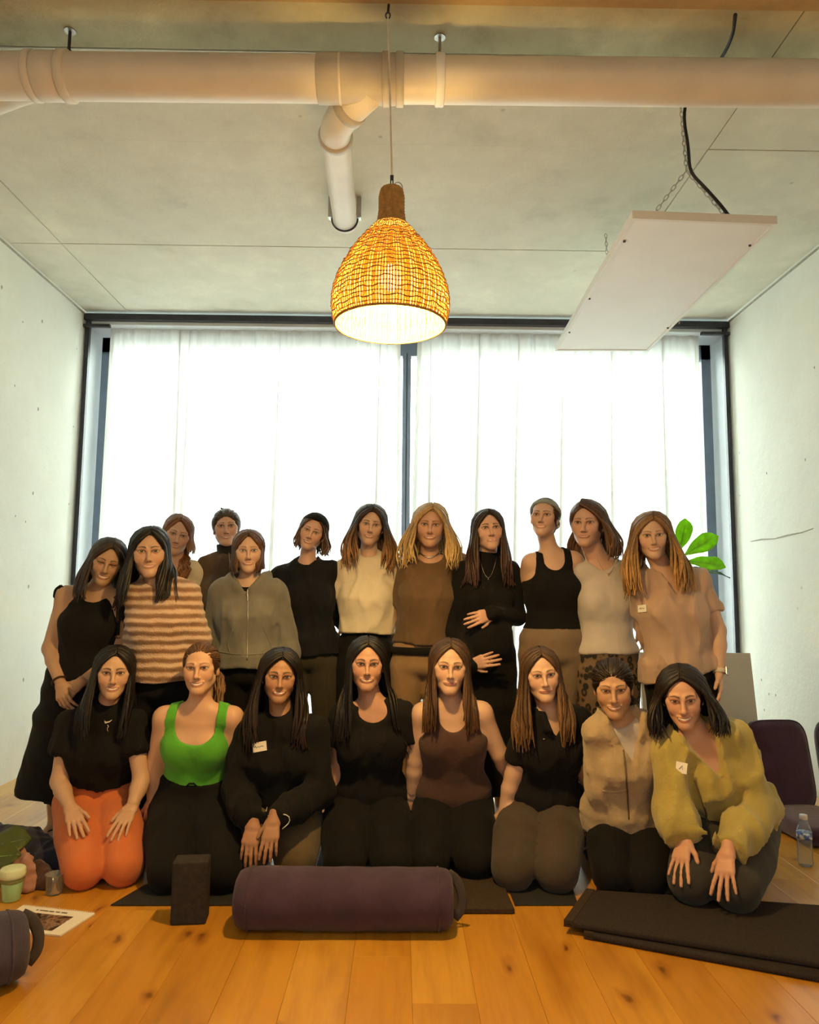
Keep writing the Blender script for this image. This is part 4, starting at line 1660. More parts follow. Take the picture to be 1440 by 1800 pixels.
    if hs.get('back'):
        rx, ry, rz = .0765 + off, .096 + off, .085 + off
        fw = hs.get('fw', .066)
        b = MB()
        cb_ = []
        for i in range(118):
            a = math.radians(-104 + 208 * (i + rs.uniform(-.4, .4)) / 117)
            x, z = fw * math.sin(a), -.035 + (hl + .035) * math.cos(a)
            x, z = x * rs.uniform(.97, 1.06), z + rs.uniform(-.002, .002)
            yy = math.sqrt(max(.02, 1 - (x / rx) ** 2 - ((z - .032) / rz) ** 2))
            d0 = nrm((x / rx, -yy, (z - .032) / rz))
            d1 = nrm((rs.uniform(-.15, .15), 1, -.12 + rs.uniform(-.12, .12)))
            om = math.acos(np.clip(d0 @ d1, -1, 1))
            pts = []
            for t in np.linspace(0, 1, 11):
                dv = (math.sin((1 - t) * om) * d0 + math.sin(t * om) * d1) / max(math.sin(om), 1e-3)
                pts.append(T(np.array([0, .020, .032]) + dv * [rx, ry, rz] * (.990 + .028 * math.sin(t * PI) ** .5)))
            n1 = len(b.v)
            b.tube(pts, s * .0062 * np.array([.55, .9] + [1] * 9), 4, flat=.5, up=tuple(np.asarray(pts[5]) - H))
            cb_.append(np.tile(col * rs.uniform(.7, 1.35), (len(b.v) - n1, 1)))
        f_ = np.array([q for q in b.f if len(q) == 4])
        parts_v.append(np.array(b.v))
        parts_f.append(f_ + nb)
        parts_c.append(np.concatenate(cb_))
        nb += len(b.v)
    # tail
    for tl in hs.get('tails', ()):
        pts0 = [T(p) if len(p) == 3 else p for p in tl['pts']]
        base = np.array(smooth_path(pts0, 5))
        nl = tl.get('n', 26)
        for k in range(nl):
            a, r = rs.uniform(0, 6.28), tl['r'] * math.sqrt(rs.uniform(0, 1))
            tt = np.linspace(0, 1, len(base))
            sw = np.sin(np.clip(tt * 1.2, 0, 1) * PI * .55 + .25)
            ph = rs.uniform(0, 6)
            pp = base + np.stack([math.cos(a) * r * sw, math.sin(a) * r * sw, 0 * sw], 1) + np.stack([tl.get('wave', .003) * np.sin(tt * 16 + ph), 0 * tt, 0 * tt], 1)
            b = MB().tube(pp, .007 * np.clip((1.03 - tt) * 3, .15, 1), 5)
            # caps are n-gons: keep only quads
            f = np.array([q for q in b.f if len(q) == 4])
            parts_v.append(np.array(b.v))
            parts_f.append(f + nb)
            ct = np.clip((tt - .3) / .6, 0, 1)
            cc = (col[None] * (1 - ct[:, None]) + tipc[None] * ct[:, None]) * rs.uniform(.75, 1.25)
            parts_c.append(np.repeat(cc, 5, 0))
            nb += len(b.v)
    return np.concatenate(parts_v), np.concatenate(parts_f), np.clip(np.concatenate(parts_c), 0, 1)


# ---------------------------------------------------------------- clothes
class Garment:
    def __init__(s, prims, cuts=(), h=.0085, wr=.0, wf=22, stripe=None, seed=0):
        s.prims, s.cuts, s.h, s.wr, s.wf, s.stripe, s.seed = prims, cuts, h, wr, wf, stripe, seed

    def field(s, P):
        F = ev(s.prims, P)
        return s.post(F, P)

    def post(s, F, P):
        near = np.abs(F) < .06
        if s.wr:
            W = np.zeros_like(F)
            Pn = P[near]
            q = Pn * np.array([1, 1, .55], np.float32)
            r = wob(q + .02 * wob(q, 9, s.seed + 5)[..., None], s.wf, s.seed)
            W[near] = s.wr * ((1 - np.abs(r)) ** 2 - .35)
            F = F - W
        if s.stripe:
            W = np.zeros_like(F)
            Pn = P[near]
            W[near] = s.stripe[1] * np.sin(Pn[:, 2] * 2 * PI / s.stripe[0] + 1.2 * wob(Pn, 8, 3))
            F = F - W
        for c in s.cuts:
            kind = c[0]
            if kind == 'plane':      # keep the side the normal points away from
                F = np.maximum(F, (P - np.asarray(c[1], np.float32)) @ np.asarray(c[2], np.float32))
            elif kind == 'sub':
                F = np.maximum(F, -ev(c[1], P))
            elif kind == 'add':      # joined on after the cuts
                F = np.minimum(F, ev(c[1], P))
            elif kind == 'wave':     # hem that rises and falls
                d = (P - np.asarray(c[1], np.float32)) @ np.asarray(c[2], np.float32)
                F = np.maximum(F, d + c[3] * np.sin(P[..., 0] * c[4] + 1))
        return F

    def mesh(s):
        lo, hi = bounds(s.prims, .03)
        F, ax = grid_field(s.prims, lo, hi, s.h)
        P = np.stack(np.meshgrid(*ax, indexing='ij'), -1)
        return nets(s.post(F, P), lo, s.h)


def trace(px, py, fields, y0, y1):
    """first point where the sight line of a picture point meets the person, searched from depth y0 to y1"""
    a, b = at(px, py, y0), at(px, py, y1)
    t = np.linspace(0, 1, 500)[:, None]
    P = a + (b - a) * t
    D = np.min([f(P) for f in fields], 0)
    i = np.argmax(D < 0)
    return P[i] if (D < 0).any() else None


def surf_normal(p, fields):
    e = .004
    f = lambda q: np.min([g(np.asarray(q, np.float32)[None])[0] for g in fields])
    d = f(p)
    return nrm([f(p + np.array(v) * e) - d for v in ((1, 0, 0), (0, 1, 0), (0, 0, 1))])


# ---------------------------------------------------------------- whole person
def person(sp):
    rs = np.random.RandomState(sum(map(ord, sp['label'])) % 997)
    Y = sp['Y']
    pt = lambda q: at(q[0], q[1], Y + (q[2] if len(q) > 2 else 0)) if not isinstance(q, np.ndarray) else q
    f = sp.get('fat', 1.0)
    # head placed from chin / crown pixels
    hx, ht, hc = sp['head'][:3]
    yh = Y + sp.get('dyh', -.02)
    Hc, Ht, Hb = at(hx, (ht + hc) / 2, yh), at(hx, ht, yh), at(hx, hc, yh)
    s = np.linalg.norm(Ht - Hb) / .226
    yaw, pitch, roll = sp.get('rot', (0, 0, 0))
    # face the lens: straight-on means looking at the camera
    yaw += math.degrees(math.atan2(Hc[0], Hc[1])) * -sp.get('look', .8)
    R = rotm(yaw, pitch, roll)
    H = Hc
    sh = [pt(q) for q in sp['sh']]
    M = (sh[0] + sh[1]) / 2
    Pv = pt(sp['hip'])
    up = nrm(M - Pv)
    sd = nrm(sh[1] - sh[0])
    fr = nrm(np.cross(sd, up))
    hsd = nrm(np.array([sd[0], sd[1] * .6, 0]))
    TL = np.linalg.norm(M - Pv)
    sw = np.linalg.norm(sh[1] - sh[0]) / 2
    bow = sp.get('bow', 0.0)
    ax = lambda t: M + (Pv - M) * t + fr * bow * math.sin(t * PI)
    hw = sp.get('hipw', 1.0)
    A = []
    arms = []

    def add(a, b, ra, rb=None, side=sd, k=.03, op=1, tag='torso'):
        A.append(Pr(a, b, ra, rb, side, k, op, tag))

    st = [(.02, sw * .80, .062), (.24, .140 * f, .088 * f), (.42, .128 * f, .088 * f), (.62, .116 * f, .082 * f), (.82, .150 * f * hw, .102 * f), (1.0, .160 * f * hw, .108 * f)]
    if sp.get('belly'):
        st[3] = (.62, .130 * f, .10)
        st[4] = (.80, .150 * f, .11)
    for (t0, w0, d0), (t1, w1, d1) in zip(st[:-1], st[1:]):
        side = sd * (1 - t0) + hsd * t0
        add(ax(t0), ax(t1), (w0, d0, min(w0, d0) * .6), (w1, d1, min(w1, d1) * .6), nrm(side), .04)
    if sp.get('belly'):
        add(ax(.62) + fr * .085, ax(.72) + fr * .085, (.125, .10, .10), None, sd, .06)
    bs_ = sp.get('bust', 1.0)
    for q in (-1, 1):
        c = ax(.30) + sd * q * .066 * f + fr * (.055 * f)
        add(c, c + up * .001, (.056 * bs_, .050 * bs_, .056 * bs_), None, sd, .035)
        if hw > .5:
            g = ax(.98) + hsd * q * .075 * f - fr * .055
            add(g, g + up * .001, (.078 * f, .075 * f, .085 * f), None, hsd, .04)
    # neck and yoke
    nb = M + up * .048 - fr * .012
    hb = H + s * (R @ np.array([0, .018, -.060]))
    for q in (0, 1):
        add(nb - up * .006, sh[q], .042, .046, sd, .035, 1, 'yoke')
    add(nb - up * .04, hb, (.052 * s, .052 * s, .05), (.049 * s, .052 * s, .05), sd, .028, 1, 'neck')
    # legs
    legs = []
    for q in (0, 1):
        hip = Pv + hsd * (-1, 1)[q] * .082 * f - up * .02
        if sp['pose'] == 'stand':
            kn = sp['kn'][q] if 'kn' in sp else None
            foot = sp.get('foot', ((-.095, 0), (.095, 0)))[q]
            an = np.array([Pv[0] + foot[0], Y + .05 + foot[1], .085])
            kn = pt(sp['kn'][q]) if 'kn' in sp else hip * .5 + an * .5 + np.array([0, -.03, .01])
            A.append(Pr(hip, kn, .088 * f * sp.get('thigh', 1), .056, sd, .016, 1, 'leg'))
            A.append(Pr(kn, kn + (an - kn) * .3 + [0, .012, 0], .056, .054, sd, .02, 1, 'leg'))
            A.append(Pr(kn + (an - kn) * .3 + [0, .012, 0], an, .054, .034, sd, .02, 1, 'leg'))
            A.append(Pr(an + [0, .02, -.045], an + [0, -.12, -.060], (.034, .04, .036), (.042, .024, .05), (1, 0, 0), .025, 1, 'foot'))
            A.append(Pr(an + [0, -.12, -.064], an + [0, -.155, -.068], (.040, .018, .03), (.034, .014, .02), (1, 0, 0), .02, 1, 'foot'))
        else:
            kx, ky = sp['knee'][q][:2]
            zk = sp.get('kz', .075)
            kn = zat(kx, ky, zk - .065)
            kn = np.array([kn[0], kn[1] + .06, zk])
            an = np.array([kn[0] * .7 + hip[0] * .3, kn[1] + .40, .055])
            kr = sp.get('kr', 1)
            A.append(Pr(hip, hip * .45 + kn * .55 + [0, 0, .012], .096 * f, .082 * f * kr, sd, .004, 1, 'leg'))
            A.append(Pr(hip * .45 + kn * .55 + [0, 0, .012], kn, .082 * f * kr, .064 * kr, sd, .004, 1, 'leg'))
            A.append(Pr(kn, an, .058, .040, sd, .014, 1, 'leg'))
            A.append(Pr(an, an + [0, .13, -.022], (.04, .034, .03), (.038, .018, .02), (1, 0, 0), .02, 1, 'foot'))
        legs.append((hip, kn, an))
    # arms
    lap = {}
    for q in (0, 1):
        el, wr = pt(sp['el'][q]), pt(sp['wr'][q])
        hd = sp.get('hand', (None, None))[q]
        if hd and hd.get('lap'):
            # the hand rests on the thigh: wrist and fingertips are found on its surface
            fl = [lambda P: ev([p.grow(.010) for p in A if p.tag in ('leg', 'torso')], P)]
            a_, b_ = trace(sp['wr'][q][0], sp['wr'][q][1], fl, Y - .7, Y + .3), trace(hd['tip'][0], hd['tip'][1], fl, Y - .7, Y + .3)
            na, nb_ = surf_normal(a_, fl), surf_normal(b_, fl)
            wr = a_ + na * .036
            lap[q] = (b_ + nb_ * .016, nrm(na + nb_))
        af = sp.get('armf', 1.0)
        A.append(Pr(sh[q], el, .047 * af, .037 * af, sd, .035, 1, 'up%d' % q))
        A.append(Pr(el, el + (wr - el) * .35, .037 * af, .036 * af, sd, .015, 1, 'fo%d' % q))
        A.append(Pr(el + (wr - el) * .35, wr, .036 * af, (.0245, .0245, .010), sd, .015, 1, 'fo%d' % q))
        arms.append((sh[q], el, wr))
    # hands
    HP = []
    for q in (0, 1):
        wr, el = arms[q][2], arms[q][1]
        hd = sp.get('hand', (None, None))[q] or {}
        if 'tip' in hd:
            d = pt(hd['tip']) - wr
        else:
            d = wr - el
        nv = hd.get('n', (0, -1, .2))
        if q in lap:
            d, nv = lap[q][0] - wr, lap[q][1]
        hp = hand_prims(wr + nrm(d) * .0, d, nv, hd.get('thumb', 1), hd.get('s', .96), hd.get('curl', .3), hd.get('spread', .10))
        if sp.get('nohand', (0, 0))[q]:
            hp = []
        HP.append(hp)
    HD = head_prims(H, R, s, sp.get('jaw', 1.0), sp.get('smile', .6), sp.get('opn', .5), cheek=sp.get('cheek', 1), nose=sp.get('nose', 1))
    neck = [p for p in A if p.tag == 'neck']
    yoke = [p for p in A if p.tag in ('yoke', 'torso')]

    base = np.array([Pv[0], Y, 0])
    root = empty('person', base, sp['label'], 'person', sp['group'])
    # one body mesh: trunk and limbs, finer towards head and hands (same field, so the surfaces coincide)
    V, Q, C = [], [], []
    n0 = 0

    def emit(v, q, c):
        nonlocal n0
        V.append(v)
        Q.append(q + n0)
        C.append(c)
        n0 += len(v)

    skin = np.array(sp['skin'])
    BP = A + HD
    lo, hi = bounds(A, .02)
    hb_ = .013
    F, axs = grid_field(BP, lo, hi, hb_)
    Pg = np.stack(np.meshgrid(*axs, indexing='ij'), -1)
    hm = ((Pg - H.astype(np.float32)) / s) @ R.astype(np.float32)
    F = np.where((hm[..., 2] > -.088) & (np.linalg.norm(hm, axis=-1) < .2), np.maximum(F, .02), F)
    v, q = nets(F, lo, hb_)
    emit(v, q, np.tile(skin, (len(v), 1)))
    hl, hh = bounds(HD, .012)
    hl[2] -= .03
    ysplit = H[1] - .012
    for (l_, h_, st_) in ((hl, np.array([hh[0], ysplit + .008, hh[2]]), .0026), (np.array([hl[0], ysplit - .004, hl[2]]), hh, .0052)):
        HF, axh = grid_field(BP, l_, h_, st_)
        # the lower rim dives just under the trunk's surface, so no edge shows on the neck
        HF += (.004 * np.clip(1 - (axh[2] - hl[2]) / .018, 0, 1))[None, None, :]
        v, q = nets(HF, l_, st_)
        emit(v, q, paint_face(v, H, R, s, sp))
    for i in (0, 1):
        if HP[i]:
            l2, h2 = bounds(HP[i], .008)
            HFd, _ = grid_field(HP[i], l2, h2, .0043)
            v, q = nets(HFd, l2, .0043)
            tipd = np.linalg.norm(v - arms[i][2], axis=1)
            c = np.tile(skin, (len(v), 1)) * np.array([1, .95, .93])
            emit(v, q, c)
    body = put('body', np.concatenate(V), np.concatenate(Q), M_SKIN, root, True, np.concatenate(C))
    ctx = dict(A=A, M=M, Pv=Pv, up=up, sd=sd, fr=fr, ax=ax, sh=sh, arms=arms, legs=legs, H=H, R=R, s=s, root=root, TL=TL, sw=sw, nb=nb, hb=hb, Y=Y, pt=pt, hsd=hsd, HP=HP, f=f, sp=sp)
    fields = [lambda P: ev(A + HD, P)]
    pushers = list(A)
    for g in sp['wear']:
        kind, name, mat = g[:3]
        kw = g[3] if len(g) > 3 else {}
        G = GARM[kind](ctx, kw)
        v, q = G.mesh()
        put(name, v, q, mat, root, True)
        fields.append(G.field)
        pushers += [p for p in G.prims if p.op > 0]
    ctx['fields'] = fields
    if sp.get('hairdo'):
        v, q, c = hair_mesh(sp, H, R, s, pushers, rs)
        put(sp.get('hairname', 'hair'), v, q, M_HAIR, root, True, c)
    for fn in sp.get('extra', ()):
        fn(ctx)
    return ctx


def pick(c, tags):
    return [p for p in c['A'] if p.tag in tags]


def torso_prims(c, o, k=None):
    return [p.grow(o, k) for p in pick(c, ('torso', 'yoke'))]


def neck_cut(c, kind, depth=.012, w=1.0):
    """shape removed at the neckline (depth below the pit of the neck): skin shows there"""
    up, fr, sd, nb = c['up'], c['fr'], c['sd'], c['nb']
    nd = nrm(c['hb'] - nb)
    A = Pr(nb + nd * .25, nb + nd * .038, (.068 * w, .070 * w, .02), None, sd, .01)
    if kind == 'crew':
        return [Pr(nb + nd * .25 + fr * .11, nb - up * (depth - .020) + fr * .012, (.072 * w, .076 * w, .02), (.070 * w, .080 * w, .022), sd, .01)]
    if kind == 'scoop':
        A = Pr(nb + nd * .25, nb + nd * .022, (.088 * w, .078, .02), None, sd, .01)
        return [A, Pr(nb + up * .12 + fr * .10, nb - up * (depth - .05) + fr * .10, (.092 * w, .09, .03), (.078 * w, .09, .05), sd, .012)]
    if kind == 'v':
        return [A, Pr(nb + up * .055 + fr * .10, nb - up * depth + fr * .10, (.080 * w, .10, .03), (.005, .09, .008), sd, .006)]
    return []


def g_top(c, kw):
    """shirt, sweater or jacket; sleeve 0..2 (1 = elbow, 2 = wrist)"""
    o, so = kw.get('o', .012), kw.get('so', kw.get('o', .012) + .004)
    P = torso_prims(c, o, .05)
    if kw.get('neck', 'crew') != 'high':
        for p in pick(c, ('neck',)):
            P.append(Pr(p.a, p.a + (p.b - p.a) * .78, p.ra + o * .8, p.rb + o * .8, p.s, .028))
    sl = kw.get('sleeve', .5)
    sls = sl if isinstance(sl, (tuple, list)) else (sl, sl)
    cuts = []
    for i in (0, 1):
        a, e, w = c['arms'][i]
        sl_ = sls[i]
        if sl_ <= 0:
            continue
        u = pick(c, ('up%d' % i,))[0]
        t = min(1, sl_)
        end = a + (e - a) * t
        r1 = u.ra[0] + (u.rb[0] - u.ra[0]) * t
        fl = kw.get('flare', .0)
        P.append(Pr(a, end, u.ra[0] + so * .7, (r1 + so + fl, r1 + so + fl, .020) if sl_ <= 1 else r1 + so, c['sd'], .014))
        if sl_ > 1:
            t2 = sl_ - 1
            end2 = e + (w - e) * t2
            P.append(Pr(e, e + (end2 - e) * .6, .037 + so, .034 + so * 1.2, c['sd'], .03))
            P.append(Pr(e + (end2 - e) * .6, end2, .034 + so * 1.2, (.030 + so * .75,) * 2 + (.01,), c['sd'], .03))
    hem = kw.get('hem', .78)
    drop = kw.get('hdrop', 0)
    hp = c['ax'](hem) if hem <= 1 else c['Pv'] - c['up'] * (hem - 1) * c['TL']
    if hem > .86:
        # cloth bridging the hips instead of following the legs
        w = .172 * c['f'] * c['sp'].get('hipw', 1) + o
        P.append(Pr(c['ax'](.80), hp, (.150 * c['f'] + o, .10 + o, .03), (w, .115 + o, .03), c['hsd'], .05))
    if kw.get('boxy'):
        w = kw['boxy']
        P.append(Pr(c['ax'](.34), c['ax'](min(hem, 1)), (w * .95, .115 + o * .5, .03), (w, .112 + o * .5, .03), c['sd'], .05))
    cuts.append(('wave', hp, -c['up'], .004, 30) if not kw.get('hemtilt') else ('wave', hp, nrm(-c['up'] + c['sd'] * kw['hemtilt']), .006, 30))
    nk = kw.get('neck', 'crew')
    if nk == 'high':
        n = [p.grow(.010) for p in pick(c, ('neck',))]
        for q in n:
            q.b = q.a + (q.b - q.a) * kw.get('nh', .85)
            q.rb = np.array([q.rb[0], q.rb[1], .012])
        P += n
    else:
        cuts.append(('sub', neck_cut(c, nk, kw.get('depth', .0), kw.get('nw', 1.0))))
    for q in kw.get('add', lambda c: [])(c):
        P.append(q)
    return Garment(P, cuts, kw.get('h', .0098), kw.get('wr', .005) * 1.9, kw.get('wf', 20), kw.get('stripe'), kw.get('seed', 1))


def g_tank(c, kw):
    """sleeveless top: bowl at the neck and deep armholes leave the two straps"""
    o = kw.get('o', .010)
    P = [p.grow(o) for p in pick(c, ('torso', 'yoke'))]
    for p in pick(c, ('neck',)):
        P.append(Pr(p.a, p.a + (p.b - p.a) * .5, p.ra + o, p.rb + o, p.s, .028))
    hem = kw.get('hem', .80)
    hp = c['ax'](hem) if hem <= 1 else c['Pv'] - c['up'] * (hem - 1) * c['TL']
    cuts = [('plane', hp, -c['up'])]
    nb, up, fr, sd, M = c['nb'], c['up'], c['fr'], c['sd'], c['M']
    x, hw = kw.get('strap', .088), kw.get('sw', .015)
    d = kw.get('depth', .10)
    n = x - hw
    nd = nrm(c['hb'] - nb)
    sub = [Pr(nb + up * .2 + fr * .065, nb - up * (d - .06) + fr * .065, (n, .165, .04), (n * .92, .165, .06), sd, .01),
           Pr(nb + nd * .25, nb + nd * .035, (.080, .085, .02), None, sd, .01),
           Pr(nb + up * .2 - fr * .10, nb - up * .0 - fr * .10, (n, .125, .04), (n * .9, .125, .05), sd, .01)]
    for q in (-1, 1):
        xi = x + hw
        t = M + sd * q * (xi + .075) + up * .12
        sub.append(Pr(t, M + sd * q * (xi + .080) - up * .040, (.075, .22, .04), (.070, .22, .055), sd, .01))
    cuts.append(('sub', sub))
    return Garment(P, cuts, kw.get('h', .0065), kw.get('wr', .0015), kw.get('wf', 24), None, 2)


def g_pants(c, kw):
    o = kw.get('o', .006)
    wt = kw.get('waist', .74)
    kneel = c['sp']['pose'] == 'kneel'
    P = [p.grow(o) for p in pick(c, ('torso', 'leg'))]
    cuts = [('plane', c['ax'](wt), c['up'])]
    if kneel:
        f, hw = c['f'], c['sp'].get('hipw', 1)
        tops = [p for p in pick(c, ('torso',)) if np.dot(p.a - c['ax'](.9), c['up']) < .0]
        P = [p.grow(o, .004) for p in pick(c, ('leg',))] + [p.grow(o) for p in tops]
        P.append(Pr(c['ax'](wt), c['ax'](1.0), (.142 * f * hw + o, .095 * f + o, .012), (.160 * f * hw + o, .108 * f + o, .05), c['hsd'], .05))
        P.append(Pr(c['ax'](1.0) + c['fr'] * .03, (c['legs'][0][1] + c['legs'][1][1]) * .14 + c['Pv'] * .72 + [0, 0, .02], .078 + o, .045 + o, c['hsd'], .03))
        cuts = []
    if kw.get('len') and c['sp']['pose'] == 'stand':
        cuts.append(('plane', np.array([0, 0, kw['len']]), np.array([0, 0, -1.0])))
    if kw.get('wide'):
        for hip, kn, an in c['legs']:
            P.append(Pr(hip, an + [0, 0, .02], (.10, .10, .03), (kw['wide'], kw['wide'], .03), c['sd'], .03))
    return Garment(P, cuts, kw.get('h', .0125), kw.get('wr', .002), kw.get('wf', 20), None, 4)


def g_dress(c, kw):
    o = kw.get('o', .009)
    P = torso_prims(c, o, .04) if kw.get('yoke') else [p.grow(o, .04) for p in pick(c, ('torso',))]
    if kw.get('sleeve'):
        for i in (0, 1):
            a, e, w = c['arms'][i]
            P.append(Pr(a, e, .047 + o, .037 + o, c['sd'], .014))
            P.append(Pr(e, w + nrm(w - e) * .035, .037 + o, (.028 + o, .028 + o, .01), c['sd'], .02))
    w0, hz = kw.get('w', .26), kw.get('hem', .35)
    P0 = c['ax'](.72)
    hx = kw.get('hx', c['Pv'][0])
    Pe = np.array([hx, c['Y'] + .03, hz])
    md = c['Pv'] * .75 + Pe * .25
    P.append(Pr(P0, md, (.128 * c['f'], .095, .03), (.19, .145, .04), c['hsd'], .05))
    P.append(Pr(md, Pe - [0, 0, .03], (.19, .145, .04), (w0, w0 * .72, .04), c['hsd'], .05))
    cuts = [('wave', Pe, np.array([kw.get('slope', 0), 0, -1.0]), .010, 26)]
    if kw.get('neck') == 'tank':
        T = g_tank(c, dict(kw.get('tank', {}), hem=1.0))
        cuts += T.cuts[1:]
    elif kw.get('neck') == 'high':
        n = [p.grow(.008) for p in pick(c, ('neck',))]
        for q in n:
            q.b = q.a + (q.b - q.a) * .62
            q.rb = np.array([q.rb[0], q.rb[1], .012])
        P += n
    else:
        cuts.append(('sub', neck_cut(c, kw.get('neck', 'crew'), kw.get('depth', .012))))
    return Garment(P, cuts, kw.get('h', .011), kw.get('wr', .004), kw.get('wf', 16), None, 6)


GARM = dict(top=g_top, tank=g_tank, pants=g_pants, dress=g_dress)


# ---------------------------------------------------------------- small things worn, found by sight line on the surface
def onto(c, px, py, out=.002):
    p = trace(px, py, c['fields'], c['Y'] - .65, c['Y'] + .35)
    if p is None:
        p = at(px, py, c['Y'] - .1)
        return p, np.array([0, -1.0, 0])
    n = surf_normal(p, c['fields'])
    return p + n * out, n


def x_path(name, mat, pxs, r=.004, out=.006, flat=None, n=6):
    def fn(c):
        dense = []
        for (a0, b0), (a1, b1) in zip(pxs[:-1], pxs[1:]):
            k = max(1, int(math.hypot(a1 - a0, b1 - b0) / 5))
            dense += [(a0 + (a1 - a0) * i / k, b0 + (b1 - b0) * i / k) for i in range(k)]
        dense.append(pxs[-1])
        pts = np.array([onto(c, a, b, out)[0] for a, b in dense])
        if len(pts) > 4:
            pts[1:-1] = .5 * pts[1:-1] + .25 * (pts[:-2] + pts[2:])
        MB().tube(pts, r, n, flat=flat, up=(0, -1, 0) if flat else (0, 0, 1)).build(name, mat, c['root'], True)
    return fn


def x_tag(name, mat, px, py, w, h, rot=0, marks=None, th=.0012):
    def fn(c):
        p, n = onto(c, px, py, .004)
        n = nrm(n * [1, 1, .5])
        u = nrm(np.cross(n, (0, 0, -1)) * -1)
        u = u if u[0] > 0 else -u
        v_ = np.cross(n, u)
        v_ = v_ if v_[2] > 0 else -v_
        ca, sa = math.cos(rot), math.sin(rot)
        u, v_ = u * ca + v_ * sa, v_ * ca - u * sa
        q = [p + u * a * w / 2 + v_ * b * h / 2 for a, b in ((-1, -1), (1, -1), (1, 1), (-1, 1))]
        b = MB().add([k - n * .004 for k in q] + [k + n * th for k in q], [(3, 2, 1, 0), (4, 5, 6, 7), (0, 1, 5, 4), (1, 2, 6, 5), (2, 3, 7, 6), (3, 0, 4, 7)])
        o = b.build(name, mat, c['root'])
        if marks:
            m = MB()
            for st_ in marks:
                m.tube([p + n * (th + .0006) + u * a * w / 2 + v_ * b_ * h / 2 for a, b_ in st_], .0011, 5)
            m.build('handwriting', M_INK, o)
    return fn


def x_ring(name, mat, arm, t, r, tube=.004):
    """bracelet round a forearm (t from elbow 0 to wrist 1)"""
    def fn(c):
        a, e, w = c['arms'][arm]
        p = e + (w - e) * t
        d = nrm(w - e)
        u = nrm(np.cross(d, (0, 1, .1)))
        v_ = np.cross(d, u)
        MB().tube([p + u * r * math.cos(q) + v_ * r * math.sin(q) for q in np.arange(20) * PI / 10], tube, 6, True, up=tuple(d)).build(name, mat, c['root'], True)
    return fn


def x_necklace(name, mat, drop, r=.0012, w=.055, z=.0):
    """chain round the neck base hanging on the chest"""
    def fn(c):
        nb, up, fr, sd = c['nb'], c['up'], c['fr'], c['sd']
        pts = []
        for a in np.linspace(-1, 1, 25):
            q = nb + up * (.030 - z) + sd * w * a - up * (drop + .03) * (1 - a * a) ** 1.2
            lo_, hi_ = q + fr * .25, q - fr * .12
            L = lo_ + (hi_ - lo_) * np.linspace(0, 1, 220)[:, None]
            D = np.min([f(L) for f in c['fields']], 0)
            i = np.argmax(D < .003) if (D < .003).any() else 150
            pts.append(L[i])
        MB().tube(pts, r, 5).build(name, mat, c['root'], True)
        if drop > .05:
            p = pts[12]
            MB().lathe([(0, -.012), (.0035, -.007), (.0030, -.002), (0, 0)], p + np.array([0, -.002, -.002]), 8).build('pendant', mat, c['root'], True)
    return fn


def x_headband(name, mat, z0, z1, tilt, grow=.006):
    """cloth band round the head between two tilted planes (head-local)"""
    def fn(c):
        H, R, s = c['H'], c['R'], c['s']
        T = lambda p: H + s * (R @ np.asarray(p, float))
        g = grow + .010
        P = [Pr(T((0, .018, .032)), T((0, .018, .0321)), ((.0765 + g) * s, (.097 + g) * s, (.086 + g) * s), None, R @ np.array([1.0, 0, 0]), .02)]
        nv = R @ nrm((0, math.sin(tilt), math.cos(tilt)))
        G = Garment(P, [('plane', T((0, 0, z1)), nv), ('plane', T((0, 0, z0)), -nv)], .0045, .0012, 60)
        v, q = G.mesh()
        put(name, v, q, mat, c['root'], True)
    return fn


def x_bow(name, mat, px, py, L1=.10, L2=.16):
    def fn(c):
        p, n = onto(c, px, py, .006)
        b = MB()
        for q in (-1, 1):
            lp = [p, p + np.array([q * .022, -.012, -.02]), p + np.array([q * .026, -.012, -L1]), p + np.array([q * .004, -.014, -L1 * .9]), p + np.array([0, -.008, -.01])]
            b.tube(smooth_path(lp, 4), .006, 6, flat=.4, up=(0, -1, 0))
            b.tube(smooth_path([p, p + np.array([q * .012, -.010, -.05]), p + np.array([q * .016, -.006, -L2])], 4), .006, 6, flat=.4, up=(0, -1, 0))
        b.build(name, mat, c['root'], True)
    return fn


def x_earring(name, mat, sidev, r=.008):
    def fn(c):
        p = c['H'] + c['s'] * (c['R'] @ np.array([sidev * .083, .008, -.044]))
        MB().lathe([(0, -r), (r * .8, -r * .5), (r, 0), (r * .8, r * .5), (0, r)], p, 12).build(name, mat, c['root'], True)
    return fn
# ---------------------------------------------------------------- fabrics
F_BLACK = cloth('black_jersey', (.0045, .0045, .0055), .25, 300, .3, .02)
F_BLACK2 = cloth('soft_black_cotton', (.0055, .0055, .007), .25, 300, .3, .02)
F_INK = cloth('blue_black_knit', (.006, .007, .011), .2, 260, .3, .03)
F_GREY = cloth('grey_fleece', (.150, .145, .125), .14, 300, .4, .2)
F_BROWNF = cloth('brown_fleece', (.085, .050, .028), .2, 200, .5, .2)
F_DARKC = cloth('dark_collar_fleece', (.014, .013, .014), .2, 200, .5, .2)
F_CREAM = cloth('cream_cotton', (.64, .56, .42), .06, 300, .3, .1)
F_TAUPE = cloth('brown_cotton', (.115, .068, .036), .12, 300, .3, .1)
F_TAN = cloth('tan_brushed_leggings', (.27, .165, .085), .14, 300, .3, .1)
F_PANT10 = cloth('taupe_leggings', (.185, .130, .088), .10, 300, .3, .1)
F_PALE = cloth('pale_grey_tee', (.50, .45, .42), .06, 300, .3, .1)
F_ROSE = cloth('rose_beige_viscose', (.40, .27, .205), .08, 300, .25, .2, .6)
F_GREEN = cloth('bright_green_rib', (.085, .36, .03), .08, 500, .3, .1)
